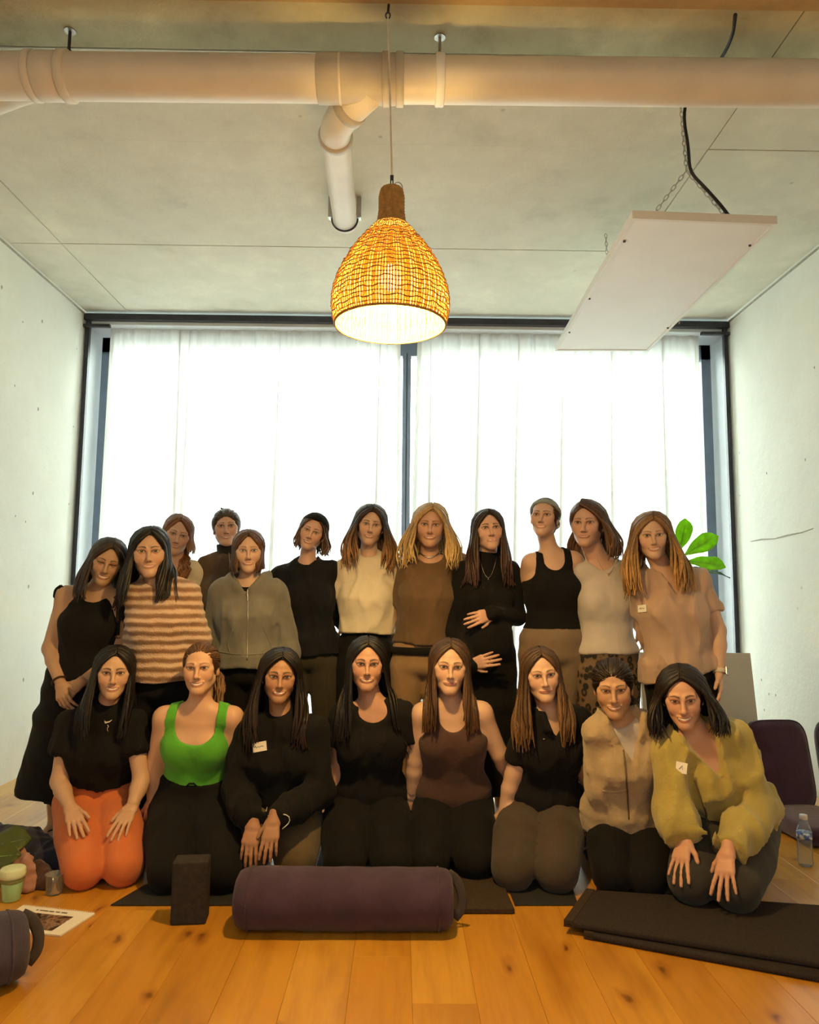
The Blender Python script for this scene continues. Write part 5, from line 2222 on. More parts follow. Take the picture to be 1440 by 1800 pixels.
F_ORANGE = cloth('burnt_orange_leggings', (.56, .150, .045), .07, 300, .25, .1)
F_OLIVE = cloth('olive_grey_leggings', (.105, .075, .042), .12, 300, .3, .1)
F_DOLIVE = cloth('dark_olive_twill', (.032, .028, .018), .15, 300, .3, .1)
F_CHOC = cloth('dark_brown_rib', (.060, .030, .026), .12, 500, .3, .1)
F_MUD = cloth('grey_brown_leggings', (.052, .038, .029), .12, 300, .3, .1)
F_OAT = cloth('oatmeal_fleece', (.37, .275, .165), .12, 220, .6, .3)
F_LIME = cloth('pistachio_fleece', (.36, .29, .075), .10, 220, .6, .3)
F_CHAR = cloth('charcoal_leggings', (.030, .028, .026), .12, 300, .3, .1)
F_BAND = cloth('sage_grey_band', (.26, .30, .28), .08, 400, .3, .1)
M_TAG = plain('white_label', (.78, .74, .66), .6, 0, .02, 5, 0)
M_SILVER = plain('silver_chain', (.75, .73, .70), .25, 1, .05, 10, 0)
M_GOLD = plain('gold_chain', (.75, .50, .18), .3, 1, .05, 10, 0)
M_ZIP = plain('brass_zip', (.20, .15, .09), .45, .6, .15, 60, 0)
M_ZIPS = plain('grey_zip', (.40, .37, .32), .4, .7, .1, 60, 0)


def striped():
    m, nt, bs = newmat('striped_wool')
    tc = nt.nodes.new('ShaderNodeTexCoord')
    w = N(nt, 'ShaderNodeTexWave', Scale=7.6, Distortion=1.6, Detail=3)
    w.bands_direction = 'Z'
    w.inputs['Detail Scale'].default_value = 2.0
    nt.links.new(tc.outputs['Object'], w.inputs['Vector'])
    c = ramp(nt, w.outputs['Fac'], [(.15, (.25, .135, .075)), (.5, (.42, .25, .165)), (.85, (.60, .43, .31))])
    nt.links.new(c, bs.inputs['Base Color'])
    bs.inputs['Roughness'].default_value = .95
    bs.inputs['Sheen Weight'].default_value = .3
    bump(nt, bs, noise(nt, tc.outputs['Object'], 160, 3), .8, .01)
    return m


def leopard():
    m, nt, bs = newmat('leopard_print')
    v = coords(nt, (1, 1, .8))
    vo = N(nt, 'ShaderNodeTexVoronoi', Scale=30)
    nt.links.new(v, vo.inputs['Vector'])
    c = ramp(nt, vo.outputs['Distance'], [(.0, (.10, .055, .028)), (.22, (.10, .055, .028)), (.30, (.008, .006, .006)), (.48, (.010, .008, .007)), (.56, (.15, .095, .058)), (1, (.17, .11, .065))])
    nt.links.new(c, bs.inputs['Base Color'])
    bs.inputs['Roughness'].default_value = .8
    return m


F_STRIPE, F_LEO = striped(), leopard()
FAIR, PINK, WARM, OLIV, TAN = (.56, .36, .26), (.58, .35, .26), (.52, .32, .21), (.44, .27, .165), (.37, .20, .115)
BLK, DKB, BRN, AUB, RED, BLO, GRY = (.010, .008, .008), (.026, .015, .011), (.075, .040, .020), (.095, .042, .022), (.20, .085, .035), (.40, .26, .11), (.17, .13, .10)
BACK, FRONT = 'women standing in the back row', 'women kneeling in the front row'
THI_L = dict(lap=1, n=(0, -.75, .65), thumb=-1)
THI_R = dict(lap=1, n=(0, -.75, .65), thumb=1)


def H_(**k):
    return k


def hood(c):
    nb, up, fr, sd = c['nb'], c['up'], c['fr'], c['sd']
    out = []
    for q in (-1, 1):
        pts = [nb - up * .030 + fr * .085 + sd * q * .030, nb + up * .012 + fr * .045 + sd * q * .082, nb + up * .030 - fr * .03 + sd * q * .095, nb + up * .01 - fr * .10 + sd * q * .05, nb - up * .01 - fr * .12]
        for a, b in zip(pts[:-1], pts[1:]):
            out.append(Pr(a, b, (.030, .024, .02), None, up, .02))
    return out


def collar_stand(h=.035, r=.020, w=.072):
    def fn(c):
        nb, up, fr, sd = c['nb'], c['up'], c['fr'], c['sd']
        out = []
        for q in (-1, 1):
            pts = [nb - up * .035 + fr * .095 + sd * q * .040, nb + up * (h * .5) + fr * .05 + sd * q * w, nb + up * h - fr * .03 + sd * q * w * .9, nb + up * h - fr * .07]
            for a, b in zip(pts[:-1], pts[1:]):
                out.append(Pr(a, b, (r, .010, .010), None, up, .012))
        return out
    return fn


def logo(c):
    """small tick-shaped emblem and a thin squiggle below it on the chest"""
    def strip(name, pts, ws):
        P, Ns = zip(*[onto(c, a, b, .0035) for a, b in pts])
        V = []
        for p, w in zip(P, ws):
            V += [p + np.array([0, 0, w]), p - np.array([0, 0, w])]
        F = [(2 * i, 2 * i + 1, 2 * i + 3, 2 * i + 2) for i in range(len(pts) - 1)]
        o = put(name, np.array(V), F, M_TAG, c['root'])
        o.modifiers.new('t', 'SOLIDIFY').thickness = .001
    strip('tick_emblem', [(184.5, 1265.5), (184.6, 1268.5), (186.2, 1270), (188.5, 1269.8), (192, 1268.4), (197.5, 1265.2)], [.0016, .0042, .0044, .0034, .0024, .0005])
    MB().tube(smooth_path([onto(c, a, b, .003)[0] for a, b in ((189.5, 1274), (190.6, 1277), (188.4, 1280), (189.2, 1285))], 4), .0012, 5).build('thin_emblem_line', M_TAG, c['root'], True)


def watch(c):
    a, e, w = c['arms'][1]
    d = nrm(w - e)
    p = w - d * .012
    u = np.array([.8, -.6, 0])
    u = nrm(u - d * (u @ d))
    v_ = np.cross(d, u)
    b = MB()
    n = 22
    ring = [p + u * .032 * math.cos(q) + v_ * .030 * math.sin(q) for q in np.arange(n) * 2 * PI / n]
    b.tube(ring, .0105, 8, True, flat=.22, up=tuple(u))
    V = []
    for q in np.arange(n) * 2 * PI / n:
        r = u * math.cos(q) + v_ * math.sin(q)
        V += [p + r * .029 - d * .011, p + r * .032 - d * .010, p + r * .032 + d * .010, p + r * .029 + d * .011]
    F = [(i * 4 + k, ((i + 1) % n) * 4 + k, ((i + 1) % n) * 4 + (k + 1) % 4, i * 4 + (k + 1) % 4) for i in range(n) for k in range(4)]
    o = put('watch', np.array(V), F, plain('pale_watch_strap', (.60, .52, .44), .5), c['root'], True)
    ctr = p + u * .034
    M = Matrix((list(v_) + [0], list(d) + [0], list(u) + [0], [0, 0, 0, 1])).transposed()
    M.translation = Vector(ctr)
    bevel(MB().box((-.017, -.020, -.004), (.017, .020, .005), M).build('watch_case', M_SILVER, o), .004, 2)
    MB().box((-.014, -.017, .004), (.014, .017, .0058), M).build('watch_face', plain('watch_glass', (.10, .09, .12), .15), o)


def hairclip(c):
    p = c['H'] + c['s'] * (c['R'] @ np.array([.080, .02, .005]))
    MB().tube([p + [0, 0, -.012], p + [.004, -.004, .012]], .003, 6).build('hair_clip', M_SILVER, c['root'])


def belt(c):
    p = c['ax'](.84)
    hs_, fr = c['hsd'], c['fr']
    n = 40
    V = []
    for q in np.arange(n) * 2 * PI / n:
        r = hs_ * math.cos(q) * (.156 * c['f'] + .020) + fr * math.sin(q) * (.105 * c['f'] + .020)
        for o_, z in ((0, -.02), (.004, -.018), (.004, .018), (0, .02)):
            V.append(p + r * (1 + o_ * 6) + c['up'] * z)
    F = [(i * 4 + k, ((i + 1) % n) * 4 + k, ((i + 1) % n) * 4 + (k + 1) % 4, i * 4 + (k + 1) % 4) for i in range(n) for k in range(4)]
    put('belt', np.array(V), F, F_BLACK2, c['root'], True)


STRAIGHT = dict(len=.40, wave=.003, fwd=.5, flare=.004, front=34)
LONGW = dict(len=.38, wave=.011, wfreq=24, fwd=.5, flare=.014, front=34)

PEOPLE = [
    # ---- back row, from the window side
    dict(id='back_red', label='red-haired woman in a cream top standing behind the striped sweater', group=BACK, pose='stand', Y=4.32, head=(312, 908, 974), rot=(6, 0, 14), skin=PINK, hair=RED, tips=(.34, .16, .06),
         sh=((276, 1008), (346, 1006)), el=((268, 1085, .04), (352, 1085, .04)), wr=((275, 1145, 0), (345, 1145, 0)), hip=(306, 1160), eye=.35, smile=.9, opn=.35, iris=(.15, .12, .10), brow=(.20, .10, .05),
         wear=[('top', 'sweater', F_CREAM, dict(sleeve=1.9, hem=.95, neck='crew')), ('pants', 'trousers', F_BLACK)],
         hairdo=dict(part=-.01, len=.10, n=40, fwd=.2, wave=.003, vol=.008, onlyside=1, tails=[dict(pts=[(.05, .05, -.06), (.085, -.02, -.13), (.085, -.11, -.20), (.09, -.12, -.30)], r=.030, n=46, wave=.010)])),
    dict(id='back_bunhair', label='grey-haired woman in a brown fleece standing behind the grey hoodie', group=BACK, pose='stand', Y=4.34, head=(398, 897, 961), rot=(2, -3, -4), skin=PINK, hair=(.085, .062, .048), brow=(.20, .13, .09),
         sh=((366, 994), (438, 994)), el=((352, 1075, .02), (448, 1075, .02)), wr=((360, 1140, 0), (440, 1140, 0)), hip=(400, 1155), eye=.4, smile=1.0, opn=.55, iris=(.15, .14, .12), jaw=1.04,
         wear=[('top', 'fleece_jacket', F_BROWNF, dict(sleeve=1.9, hem=.95, neck='high', nh=.2, o=.014)), ('pants', 'trousers', F_BLACK)],
         hairdo=dict(back=True, part=None, vol=.009, line=.062, bun=(0, .10, .075), tails=[dict(pts=[(0, .08, .10), (-.012, .05, .128), (-.03, .02, .136)], r=.006, n=4)]),
         extra=[lambda c: put('fleece_collar', *Garment([p.grow(.014) for p in pick(c, ('neck',))], [('plane', c['nb'] + c['up'] * .075, c['up'])], .006, .002, 30).mesh(), F_DARKC, c['root'], True),
                x_path('zip_line', M_ZIPS, [(402, 968), (404, 990), (405, 1010)], .0022, .004)]),
    dict(id='back_bows', label='dark-haired woman in a black dress with bow-tied shoulder straps, eyes closed, at the left end', group=BACK, pose='stand', Y=3.72, head=(188, 951, 1026), rot=(6, 4, 14), skin=OLIV, hair=DKB, eye=.0, smile=1.0, opn=.75,
         sh=((117, 1048), (221, 1060)), el=((88, 1140, -.02), (213, 1152, .02)), wr=((106, 1202, -.14), (138, 1203, -.16)), hip=(138, 1215), nose=1.15, mascara=1,
         hand=(H_(tip=(112, 1236, -.20), n=(-.4, -1, .3), thumb=-1, curl=.5), H_(tip=(112, 1226, -.15), n=(.2, -1, .5), thumb=1, curl=.5)), foot=((-.10, .0), (.06, .05)),
         wear=[('dress', 'dress', F_BLACK, dict(neck='tank', w=.27, hem=.20, slope=-.12, hx=-1.60, tank=dict(strap=.090, sw=.014, depth=.06)))],
         hairdo=dict(part=.005, len=.23, n=64, fwd=.42, wave=.014, wfreq=30, flare=.02, vol=.012),
         extra=[x_bow('shoulder_bow', F_BLACK2, 108, 1031, .06, .09), x_bow('shoulder_bow', F_BLACK2, 218, 1052, .12, .18), x_ring('bracelet', plain('dark_cord', (.03, .012, .01), .6), 0, .93, .033, .0045),
                x_path('tattoo_mark', plain('faded_ink', (.09, .06, .05), .7), [(202, 1118), (206, 1122), (212, 1121)], .003, .0)]),
    dict(id='back_stripes', label='black-haired woman in a beige and brown striped wool sweater', group=BACK, pose='stand', Y=3.66, head=(263, 931, 1014), rot=(1, 0, -3), skin=WARM, hair=BLK, eye=.55, smile=.8, opn=.4, cheek=1.12, jaw=1.0, nose=.95, lip=(.48, .14, .12),
         sh=((243, 1046), (329, 1044)), el=((242, 1125, .02), (347, 1122, .0)), wr=((252, 1195, -.02), (352, 1192, .0)), hip=(284, 1212),
         wear=[('top', 'striped_sweater', F_STRIPE, dict(sleeve=1.95, hem=.90, neck='crew', depth=-.02, nw=1.05, o=.018, so=.024, boxy=.145, stripe=(.0413, .0032), wr=.002)), ('pants', 'trousers', F_BLACK)],
         hairdo=dict(part=.012, len=.27, n=74, fwd=.5, wave=.008, wfreq=16, flare=.012, front=30, vol=.012)),
    dict(id='back_hoodie', label='woman with a short auburn bob in a grey zip-up hoodie', group=BACK, pose='stand', Y=3.95, head=(437, 935, 1006), rot=(2, 0, -1), skin=FAIR, hair=AUB, eye=.75, smile=.55, opn=.45, iris=(.16, .18, .20), brow=(.20, .11, .06),
         sh=((389, 1040), (484, 1040)), el=((376, 1115, .02), (500, 1115, .02)), wr=((376, 1180, .0), (508, 1172, .0)), hip=(437, 1186),
         wear=[('pants', 'trousers', F_BLACK), ('top', 'undershirt', F_BLACK2, dict(sleeve=.2, hem=.7, o=.006, wr=0)),
               ('top', 'hoodie', F_GREY, dict(sleeve=1.97, hem=.90, neck='v', depth=.045, nw=1.15, o=.020, so=.024, boxy=.132, add=hood, wr=.006, wf=15))],
         hairdo=dict(part=.0, len=.115, n=80, fwd=.5, wave=.002, flare=.004, layer=.0, front=34, vol=.008, **{'in': .012}),
         extra=[x_path('zip', M_ZIPS, [(436, 1036), (436, 1070), (435, 1110), (434, 1160)], .0035, .003, .4), x_path('zip_pull', M_SILVER, [(436, 1040), (436, 1058)], .0028, .006),
                x_path('pocket_seam', F_GREY, [(410, 1105), (400, 1130), (405, 1150)], .003, .001), x_path('pocket_seam', F_GREY, [(462, 1100), (472, 1125), (482, 1148)], .003, .001),
                x_path('hem_rib', F_GREY, [(386, 1146), (412, 1150), (437, 1151), (462, 1149), (484, 1143)], .004, .001)]),
    dict(id='back_beanie', label='woman with a wide black headband, curly brown bob and black long-sleeved top', group=BACK, pose='stand', Y=4.2, head=(549, 906, 968), rot=(-3, -2, 19), skin=PINK, hair=BRN, eye=.25, smile=.95, opn=.7, nose=1.1, tips=(.13, .065, .03),
         sh=((494, 1014), (582, 1004)), el=((486, 1085, .05), (592, 1066, .10)), wr=((490, 1145, .03), (606, 1100, .20)), hip=(545, 1160),
         wear=[('pants', 'trousers', F_DOLIVE), ('top', 'long_sleeve_top', F_INK, dict(sleeve=1.9, hem=.94, neck='crew', depth=-.03, nw=1.0))],
         hairdo=dict(part=0, len=.115, n=64, fwd=.5, wave=.015, wfreq=55, flare=.012, layer=.1, front=24, volside=.002, lw=.0075, vol=.012, noline=True),
         extra=[x_headband('headband', F_BLACK2, .050, .17, .36, .010)]),
    dict(id='back_white', label='woman with long brown hair in a cream short-sleeved tee', group=BACK, pose='stand', Y=4.2, head=(651, 892, 958), rot=(3, 0, 7), skin=FAIR, hair=DKB, tips=(.26, .13, .05), eye=.55, smile=.9, opn=.5,
         sh=((607, 1002), (691, 1000)), el=((596, 1070, .10), (702, 1068, .10)), wr=((580, 1096, .22), (694, 1098, .20)), hip=(641, 1170), hipw=1.05,
         hand=(None, H_(tip=(702, 1080, .05), n=(0, -1, 0))),
         wear=[('pants', 'trousers', F_BLACK, dict(waist=.55)), ('top', 't_shirt', F_CREAM, dict(sleeve=.55, hem=.66, neck='crew', depth=-.05, nw=1.08, o=.016, so=.020, boxy=.150, wr=.007, wf=14, flare=.012))],
         hairdo=dict(part=.0, len=.27, n=80, fwd=.48, wave=.016, wfreq=22, flare=.03, vol=.015, volside=.008)),
    dict(id='back_choker', label='blonde woman in a brown tee with a silver necklace and tan leggings', group=BACK, pose='stand', Y=4.1, head=(756, 890, 962), rot=(0, 0, 2), skin=(.50, .28, .19), hair=BLO, tips=(.55, .38, .16), eye=.5, smile=.85, opn=.3, jaw=1.08, iris=(.13, .12, .10), brow=(.14, .08, .04),
         sh=((718, 1002), (792, 994)), el=((703, 1070, .06), (836, 1022, .20)), wr=((694, 1108, .16), (812, 978, .16)), hip=(743, 1170), hipw=1.05,
         hand=(None, H_(tip=(800, 972, -.04), n=(0, -.3, 1), thumb=1, curl=.5)),
         wear=[('pants', 'leggings', F_TAN, dict(waist=.70)), ('top', 't_shirt', F_TAUPE, dict(sleeve=(.9, .6), hem=.78, neck='crew', nw=1.1, o=.014, boxy=.142, wr=.005, wf=15))],
         hairdo=dict(part=.012, len=.25, n=86, fwd=.45, wave=.018, wfreq=28, flare=.035, vol=.015, lw=.009, volside=.010),
         extra=[belt, x_necklace('necklace', M_SILVER, .005, .0042, .064, -.012)]),
    dict(id='back_black', label='woman in a long black dress, long dark hair, both hands on her belly', group=BACK, pose='stand', Y=4.05, head=(859, 899, 969), rot=(7, -7, -4), skin=PINK, hair=DKB, tips=(.055, .022, .018), eye=.65, smile=.15, opn=.25, lip=(.58, .24, .21), browt=1.2, mascara=1, belly=1,
         sh=((815, 1004), (896, 1004)), el=((793, 1105, .0), (910, 1085, .0)), wr=((826, 1168, -.20), (866, 1078, -.18)), hip=(851, 1180), bust=1.1,
         hand=(H_(tip=(872, 1157, -.26), n=(0, -1, .1), thumb=1, curl=.25, spread=.12), H_(tip=(812, 1094, -.25), n=(0, -1, .1), thumb=-1, curl=.3, spread=.12)),
         wear=[('dress', 'dress', F_BLACK, dict(yoke=1, sleeve=1, neck='high', w=.21, hem=.14))],
         hairdo=dict(part=.005, len=.33, n=84, fwd=.55, wave=.007, wfreq=18, flare=.014, vol=.012),
         extra=[x_necklace('necklace', M_SILVER, .085, .0011, .05)]),
    dict(id='back_tank', label='woman with a pale headband in a black tank top and taupe leggings', group=BACK, pose='stand', Y=4.0, head=(957, 877, 945), rot=(-13, -5, 4), skin=FAIR, hair=BRN, eye=.45, smile=.9, opn=.5, lip=(.60, .20, .20),
         sh=((934, 990), (1008, 986)), el=((912, 1045, .14), (1048, 1030, .16)), wr=((888, 1040, .24), (1075, 1050, .20)), hip=(973, 1150), fat=1.06, hipw=1.06, kn=((938, 1290, -.02), (984, 1290, .0)), bust=1.08,
         wear=[('pants', 'leggings', F_PANT10, dict(waist=.66)), ('tank', 'tank_top', F_BLACK, dict(hem=.72, strap=.076, sw=.014, depth=.095))],
         hairdo=dict(back=True, part=None, vol=.006, bun=(.03, .12, -.01), tails=[dict(pts=[(.05, .07, .0), (.075, .03, -.04)], r=.012, n=8)]),
         extra=[x_headband('headband', F_BAND, .036, .070, .50, .004), x_earring('earring', M_SILVER, 1)]),
    dict(id='back_auburn', label='woman with wavy auburn hair over one shoulder, pale grey tee and leopard-print leggings', group=BACK, pose='stand', Y=3.95, head=(1032, 884, 961), rot=(-13, 0, 1), skin=PINK, hair=AUB, tips=(.15, .07, .03), eye=.5, smile=.6, opn=.35, brow=(.16, .08, .04),
         sh=((1027, 1008), (1099, 1006)), el=((1022, 1080, .16), (1112, 1080, .16)), wr=((1006, 1100, .24), (1126, 1110, .24)), hip=(1068, 1175), bust=1.15, hipw=1.0,
         wear=[('pants', 'leggings', F_LEO, dict(waist=.74)), ('top', 't_shirt', F_PALE, dict(sleeve=.45, hem=.84, neck='crew', nw=1.12, o=.009, wr=.002))],
         hairdo=dict(part=-.03, len=.21, n=80, fwd=.5, wave=.014, wfreq=34, flare=.03, vol=.016, volside=.012, front=30, onlyside=1, noside=-1),
         extra=[x_necklace('necklace', M_GOLD, .055, .0011, .05)]),
    dict(id='back_blonde', label='blonde woman in a rose-beige tee with name tag and wrist watch', group=BACK, pose='stand', Y=3.68, head=(1146, 906, 982), rot=(1, 0, -3), skin=FAIR, hair=(.22, .125, .055), tips=(.42, .23, .07), eye=.75, smile=.9, opn=.55, iris=(.10, .09, .08), jaw=.96,
         sh=((1124, 1026), (1230, 1022)), el=((1132, 1105, .12), (1262, 1108, -.02)), wr=((1142, 1150, .20), (1265, 1184, -.08)), hip=(1198, 1205), armf=1.05,
         hand=(None, H_(tip=(1268, 1246, -.10), n=(.9, -.45, 0), thumb=1, curl=.28)),
         wear=[('pants', 'trousers', F_BLACK, dict(waist=.7)), ('top', 't_shirt', F_ROSE, dict(sleeve=.60, hem=.90, hemtilt=.12, neck='v', depth=.10, o=.016, so=.014, boxy=.158, wr=.009, wf=13, flare=.002))],
         hairdo=dict(part=.012, len=.31, n=92, fwd=.55, wave=.016, wfreq=22, flare=.03, vol=.015, front=30, volside=.012),
         extra=[x_tag('name_tag', M_TAG, 1130, 1070, .055, .036, .1, [[(-.6, -.1), (-.3, .3), (-.2, -.2), (.1, .2), (.3, -.1), (.6, .1)]]), watch]),
    # ---- front row
    dict(id='front_orange', label='kneeling woman in a black tee and burnt orange leggings, hands on her thighs', group=FRONT, pose='kneel', Y=3.45, head=(200, 1141, 1226), rot=(3, -4, 2), skin=WARM, hair=BLK, eye=.7, smile=.9, opn=.7, jaw=.94, browt=1.25, mascara=1, nose=1.05,
         sh=((124, 1272), (235, 1270)), el=((104, 1374, -.04), (249, 1370, -.04)), wr=((128, 1432, -.20), (226, 1430, -.20)), hip=(168, 1408, .12), knee=((134, 1566), (206, 1560)), kr=1.20, fat=1.02,
         hand=(dict(THI_L, tip=(147, 1490, -.27), curl=.12, spread=.13), dict(THI_R, tip=(200, 1484, -.27), curl=.12, spread=.13)),
         wear=[('pants', 'leggings', F_ORANGE, dict(waist=.58)), ('top', 't_shirt', F_BLACK, dict(sleeve=.50, hem=.66, neck='crew', depth=-.06, o=.012, so=.016, flare=.012, boxy=.155))],
         hairdo=dict(part=.008, len=.30, n=80, fwd=.55, wave=.004, flare=.012, vol=.012, front=28), extra=[logo, x_ring('ring', M_GOLD, 1, 1.0, .001, .001)][:1]),
    dict(id='front_green', label='kneeling woman in a bright green tank top with tied-back hair', group=FRONT, pose='kneel', Y=3.4, head=(353, 1132, 1219), rot=(-7, -5, -1), skin=(.57, .34, .22), hair=(.11, .055, .025), tips=(.20, .11, .045), eye=.6, smile=1.0, opn=.9, jaw=1.05, iris=(.10, .09, .07),
         sh=((290, 1262), (408, 1262)), el=((272, 1345, .04), (424, 1345, .06)), wr=((268, 1410, .06), (430, 1415, .10)), hip=(340, 1410, .12), knee=((292, 1570), (384, 1570)), kr=1.25, bust=1.15, fat=1.02,
         wear=[('pants', 'leggings', F_BLACK, dict(waist=.66, o=.015)), ('tank', 'tank_top', F_GREEN, dict(hem=.80, strap=.112, sw=.016, depth=.13))],
         hairdo=dict(back=True, part=None, vol=.005, line=.066, tails=[dict(pts=[(.03, .10, .01), (.07, .10, -.03), (.082, .06, -.10), (.080, .05, -.17)], r=.020, n=26)]),
         extra=[x_path('drawstring', F_BLACK2, [(329, 1381), (333, 1376), (341, 1376), (346, 1381)], .004, .006)]),
    dict(id='front_sweat', label='kneeling woman in a black sweatshirt with a name tag and olive leggings', group=FRONT, pose='kneel', Y=3.4, head=(492, 1147, 1233), rot=(3, -4, 3), skin=TAN, hair=BLK, tips=(.020, .010, .008), eye=.7, smile=.9, opn=.75, browt=1.2, mascara=1,
         sh=((436, 1286), (552, 1286)), el=((414, 1388, -.04), (562, 1392, -.04)), wr=((444, 1448, -.25), (482, 1440, -.27)), hip=(490, 1415, .12), knee=((425, 1548), (515, 1546)), kr=1.35, fat=1.05,
         hand=(dict(THI_L, lap=0, tip=(436, 1506, -.31), curl=.2), dict(THI_R, lap=0, tip=(470, 1502, -.34), curl=.2)),
         wear=[('pants', 'leggings', F_OLIVE, dict(waist=.74)), ('top', 'sweatshirt', F_BLACK, dict(sleeve=1.97, hem=.96, neck='crew', depth=-.045, o=.020, so=.024, boxy=.17, wr=.006, wf=15))],
         hairdo=dict(part=.005, len=.33, n=92, fwd=.55, wave=.010, wfreq=26, flare=.02, vol=.016, front=26, volside=.006),
         extra=[x_tag('name_tag', M_TAG, 457, 1313, .062, .040, .22, [[(-.75, 0), (-.55, .25), (-.45, -.15), (-.2, .1), (0, -.1), (.3, .1), (.6, 0)]]),
                x_path('cuff_gleam', M_TAG, [(470, 1418), (468, 1424), (474, 1434), (483, 1444)], .0022, .006), x_path('cuff_gleam', M_TAG, [(497, 1432), (508, 1434), (510, 1442), (502, 1450), (495, 1455)], .0022, .006)]),  # gleams at the cuffs, put in as thin white lines
    dict(id='front_black', label='kneeling woman in a wide-necked black tee with long straight black hair over one shoulder', group=FRONT, pose='kneel', Y=3.45, head=(645, 1125, 1212), rot=(2, -4, 1), skin=(.50, .28, .19), hair=BLK, eye=.65, smile=.9, opn=.65, browt=1.2, jaw=1.03, mascara=1,
         sh=((603, 1258), (707, 1254)), el=((592, 1345, .05), (730, 1335, .06)), wr=((588, 1415, .06), (744, 1392, .16)), hip=(646, 1410, .12), knee=((603, 1556), (688, 1556)), kr=1.3, bust=1.15, fat=1.04,
         wear=[('pants', 'leggings', F_BLACK, dict(waist=.74)), ('top', 't_shirt', F_BLACK2, dict(sleeve=.52, hem=1.0, neck='scoop', nw=1.0, depth=.06, o=.012, so=.016, flare=.014))],
         hairdo=dict(part=.003, len=.36, n=84, fwd=.55, wave=.003, flare=.006, vol=.012, front=26, onlyside=-1)),
    dict(id='front_brown', label='kneeling young woman in a dark brown tank top with long brown hair', group=FRONT, pose='kneel', Y=3.42, head=(790, 1128, 1218), rot=(3, -3, 2), skin=(.60, .38, .27), hair=(.070, .038, .020), tips=(.09, .045, .02), eye=.75, smile=.6, opn=.0, nose=.95, iris=(.08, .05, .03),
         sh=((744, 1256), (846, 1254)), el=((730, 1335, .06), (878, 1325, .04)), wr=((724, 1395, .10), (902, 1378, .14)), hip=(797, 1410, .12), knee=((755, 1552), (836, 1550)), kr=1.25, armf=1.05,
         wear=[('pants', 'leggings', F_BLACK, dict(waist=.80)), ('tank', 'tank_top', F_CHOC, dict(hem=.95, o=.017, strap=.088, sw=.020, depth=.10))],
         hairdo=dict(part=.002, len=.30, n=80, fwd=.5, wave=.005, flare=.004, vol=.010, front=30), extra=[]),
    dict(id='front_polo', label='kneeling young woman in a black polo shirt with long light brown hair', group=FRONT, pose='kneel', Y=3.38, head=(952, 1143, 1231), rot=(6, -3, -6), skin=(.60, .38, .27), hair=(.085, .045, .022), tips=(.17, .09, .035), eye=.7, smile=.55, opn=.0, iris=(.07, .05, .03),
         sh=((926, 1276), (1018, 1266)), el=((902, 1362, .03), (1028, 1352, .06)), wr=((884, 1432, .05), (1036, 1392, .16)), hip=(952, 1420, .12), knee=((906, 1566), (985, 1570)), kr=1.30,
         wear=[('pants', 'leggings', F_MUD, dict(waist=.74)), ('top', 'polo_shirt', F_BLACK2, dict(sleeve=.7, hem=1.14, neck='v', depth=.07, o=.012, so=.014, add=collar_stand(.02, .018, .072)))],
         hairdo=dict(part=.004, len=.33, n=84, fwd=.5, wave=.010, wfreq=20, flare=.012, vol=.010, front=28),
         extra=[x_path('button', M_TAG, [(956, 1298.5), (956, 1299.5)], .0035, .003)]),
    dict(id='front_cream', label='kneeling woman in an oatmeal zip-up fleece with tied-back dark hair', group=FRONT, pose='kneel', Y=3.2, head=(1078, 1162, 1257), rot=(-3, 2, -4), skin=(.46, .27, .165), hair=(.020, .012, .009), eye=.5, smile=.8, opn=.6, cheek=1.12, jaw=1.04, nose=1.08, browt=.9,
         sh=((1054, 1288), (1138, 1282)), el=((1058, 1384, .03), (1205, 1356, .28)), wr=((1050, 1455, .12), (1318, 1378, .24)), hip=(1106, 1446, .14), knee=((1084, 1578), (1150, 1584)), kr=1.15,
         hand=(None, H_(tip=(1360, 1408, .0), n=(.5, .2, .6), thumb=1, curl=.4)),
         wear=[('pants', 'leggings', F_BLACK, dict(waist=.74)), ('top', 'undershirt', F_PALE, dict(sleeve=.2, hem=.6, o=.006, wr=0)), ('top', 'zip_fleece', F_OAT, dict(sleeve=1.95, hem=.98, neck='v', depth=.12, nw=1.08, o=.022, so=.022, boxy=.158, wr=.008, wf=14, add=collar_stand(.025, .024, .076)))],
         hairdo=dict(back=True, part=None, vol=.008, line=.062, fw=.062, tails=[dict(pts=[(.04, .09, .0), (.06, .10, -.06), (.05, .09, -.13)], r=.022, n=22)]),
         extra=[x_path('zip', M_ZIP, [(1096, 1318), (1099, 1350), (1103, 1390), (1106, 1440)], .0032, .003, .4), x_path('pocket_seam', F_OAT, [(1060, 1390), (1080, 1392), (1101, 1388)], .0035, .001), hairclip]),
    dict(id='front_lime', label='kneeling woman in a pistachio half-zip fleece with wavy dark shoulder-length hair, at the right end', group=FRONT, pose='kneel', Y=3.1, head=(1200, 1178, 1275), rot=(-4, 3, -5), skin=(.55, .31, .21), hair=(.014, .009, .008), eye=.7, smile=1.0, opn=1.0, browt=1.3, nose=1.12, jaw=.95,
         sh=((1180, 1322), (1288, 1298)), el=((1182, 1420, -.06), (1336, 1418, -.04)), wr=((1208, 1488, -.20), (1284, 1512, -.20)), hip=(1286, 1448, .16), knee=((1228, 1590), (1308, 1604)), kz=.12, kr=1.3, fat=1.06,
         hand=(dict(THI_L, tip=(1192, 1562, -.30), curl=.05, spread=.22, s=1.0), dict(THI_R, tip=(1274, 1566, -.29), curl=.10, spread=.24, s=1.0)),
         wear=[('pants', 'leggings', F_CHAR, dict(waist=.70)), ('top', 'half_zip_fleece', F_LIME, dict(sleeve=1.92, hem=.98, neck='v', depth=.12, nw=1.1, o=.026, so=.032, boxy=.185, wr=.010, wf=13, add=collar_stand(.015, .034, .086)))],
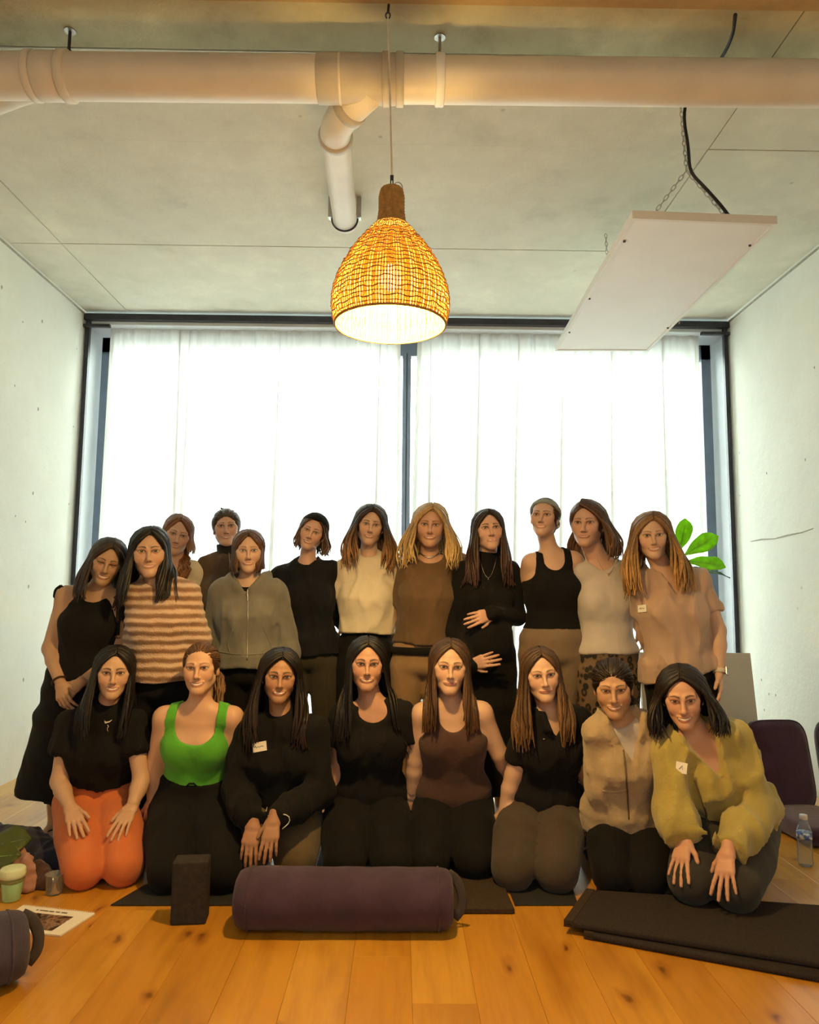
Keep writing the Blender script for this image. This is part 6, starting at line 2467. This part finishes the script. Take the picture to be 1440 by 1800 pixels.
         hairdo=dict(part=.0, len=.17, n=100, fwd=.5, wave=.013, wfreq=44, flare=.03, volside=.012, vol=.016, front=24, lw=.010),
         extra=[x_tag('name_tag', M_TAG, 1198, 1350, .042, .042, -.15, [[(-.4, -.3), (.1, .4), (.2, -.3)]]), x_path('zip', M_ZIP, [(1222, 1372), (1232, 1400), (1240, 1425), (1243, 1445)], .003, .004, .4)]),
]
for sp in PEOPLE:
    person(sp)
# ---------------------------------------------------------------- clothes left on the floor at the left
def heap(name, label, cat, prims, mat, wr, wf, h=.009, seed=3, extra=None):
    root = empty(name, np.mean([p.a for p in prims], 0) * [1, 1, 0], label, cat)
    G = Garment(prims, [('plane', np.array([0, 0, .002]), np.array([0, 0, -1.0]))], h, wr, wf, None, seed)
    v, q = G.mesh()
    put('cloth', v, q, mat, root, True)
    return root, G


def zp(px, py, Y):
    return at(px, py, Y)


NV = cloth('navy_jacket_cloth', (.016, .020, .045), .25, 200, .5, .15)
g0 = [Pr(zp(-20, 1485, 3.42), zp(50, 1490, 3.42), (.09, .09, .09), (.075, .08, .07), (0, 0, 1), .05), Pr(zp(50, 1492, 3.4), zp(98, 1510, 3.34), (.075, .07, .06), (.055, .06, .05), (0, 0, 1), .05),
      Pr(zp(96, 1520, 3.32), zp(104, 1545, 3.28), .05, .045, (1, 0, 0), .04), Pr(zp(30, 1520, 3.4), zp(90, 1535, 3.34), .06, .05, (1, 0, 0), .05)]
jk, _ = heap('folded_jacket', 'navy jacket heaped on the floor left of the orange leggings', 'jacket', g0, NV, .012, 22)
b = MB().tube(smooth_path([zp(84, 1462, 3.36), zp(92, 1458, 3.36), zp(99, 1462, 3.38)], 4), .003, 6)
b.build('hanging_loop', F_BLACK2, jk, True)
RS = cloth('dusty_rose_scarf', (.36, .18, .14), .2, 200, .5, .2)
g1 = [Pr(zp(22, 1520, 3.16), zp(36, 1528, 3.14), .030, .026, (1, 0, 0), .02), Pr(zp(38, 1500, 3.18), zp(46, 1512, 3.16), .018, .018, (1, 0, 0), .015), Pr(zp(46, 1512, 3.15), zp(50, 1530, 3.13), .022, .024, (1, 0, 0), .015),
      Pr(zp(10, 1525, 3.18), zp(24, 1540, 3.16), .035, .03, (1, 0, 0), .02), Pr(zp(40, 1545, 3.12), zp(54, 1548, 3.12), .024, .02, (1, 0, 0), .02), Pr(zp(30, 1555, 3.12), zp(50, 1562, 3.10), .03, .02, (1, 0, 0), .02)]
heap('crumpled_scarf', 'dusty pink scarf crumpled behind the mint cup', 'scarf', g1, RS, .010, 40, .006)
BG = cloth('brown_pouch_cloth', (.055, .024, .018), .25, 200, .5, .2)
g2 = [Pr(zp(64, 1535, 3.2), zp(78, 1545, 3.18), .05, .04, (1, 0, 0), .03), Pr(zp(62, 1552, 3.16), zp(80, 1556, 3.14), .035, .03, (1, 0, 0), .03)]
heap('cloth_pouch', 'dark brown cloth pouch lying between the pink scarf and the jacket', 'pouch', g2, BG, .008, 30, .007)
pk = zat(94, 1580, 0)
fc = empty('plastic_cup', (pk[0] - .02, pk[1] + .05, 0), 'clear plastic cup standing beside the knee in orange leggings', 'cup')
MB().lathe([(0, .002), (.028, .002), (.030, .006), (.036, .075), (.038, .077), (.0345, .075), (.0285, .008), (0, .006)], (pk[0] - .02, pk[1] + .05, 0), 28).build('cup_wall', M_PET, fc, True)
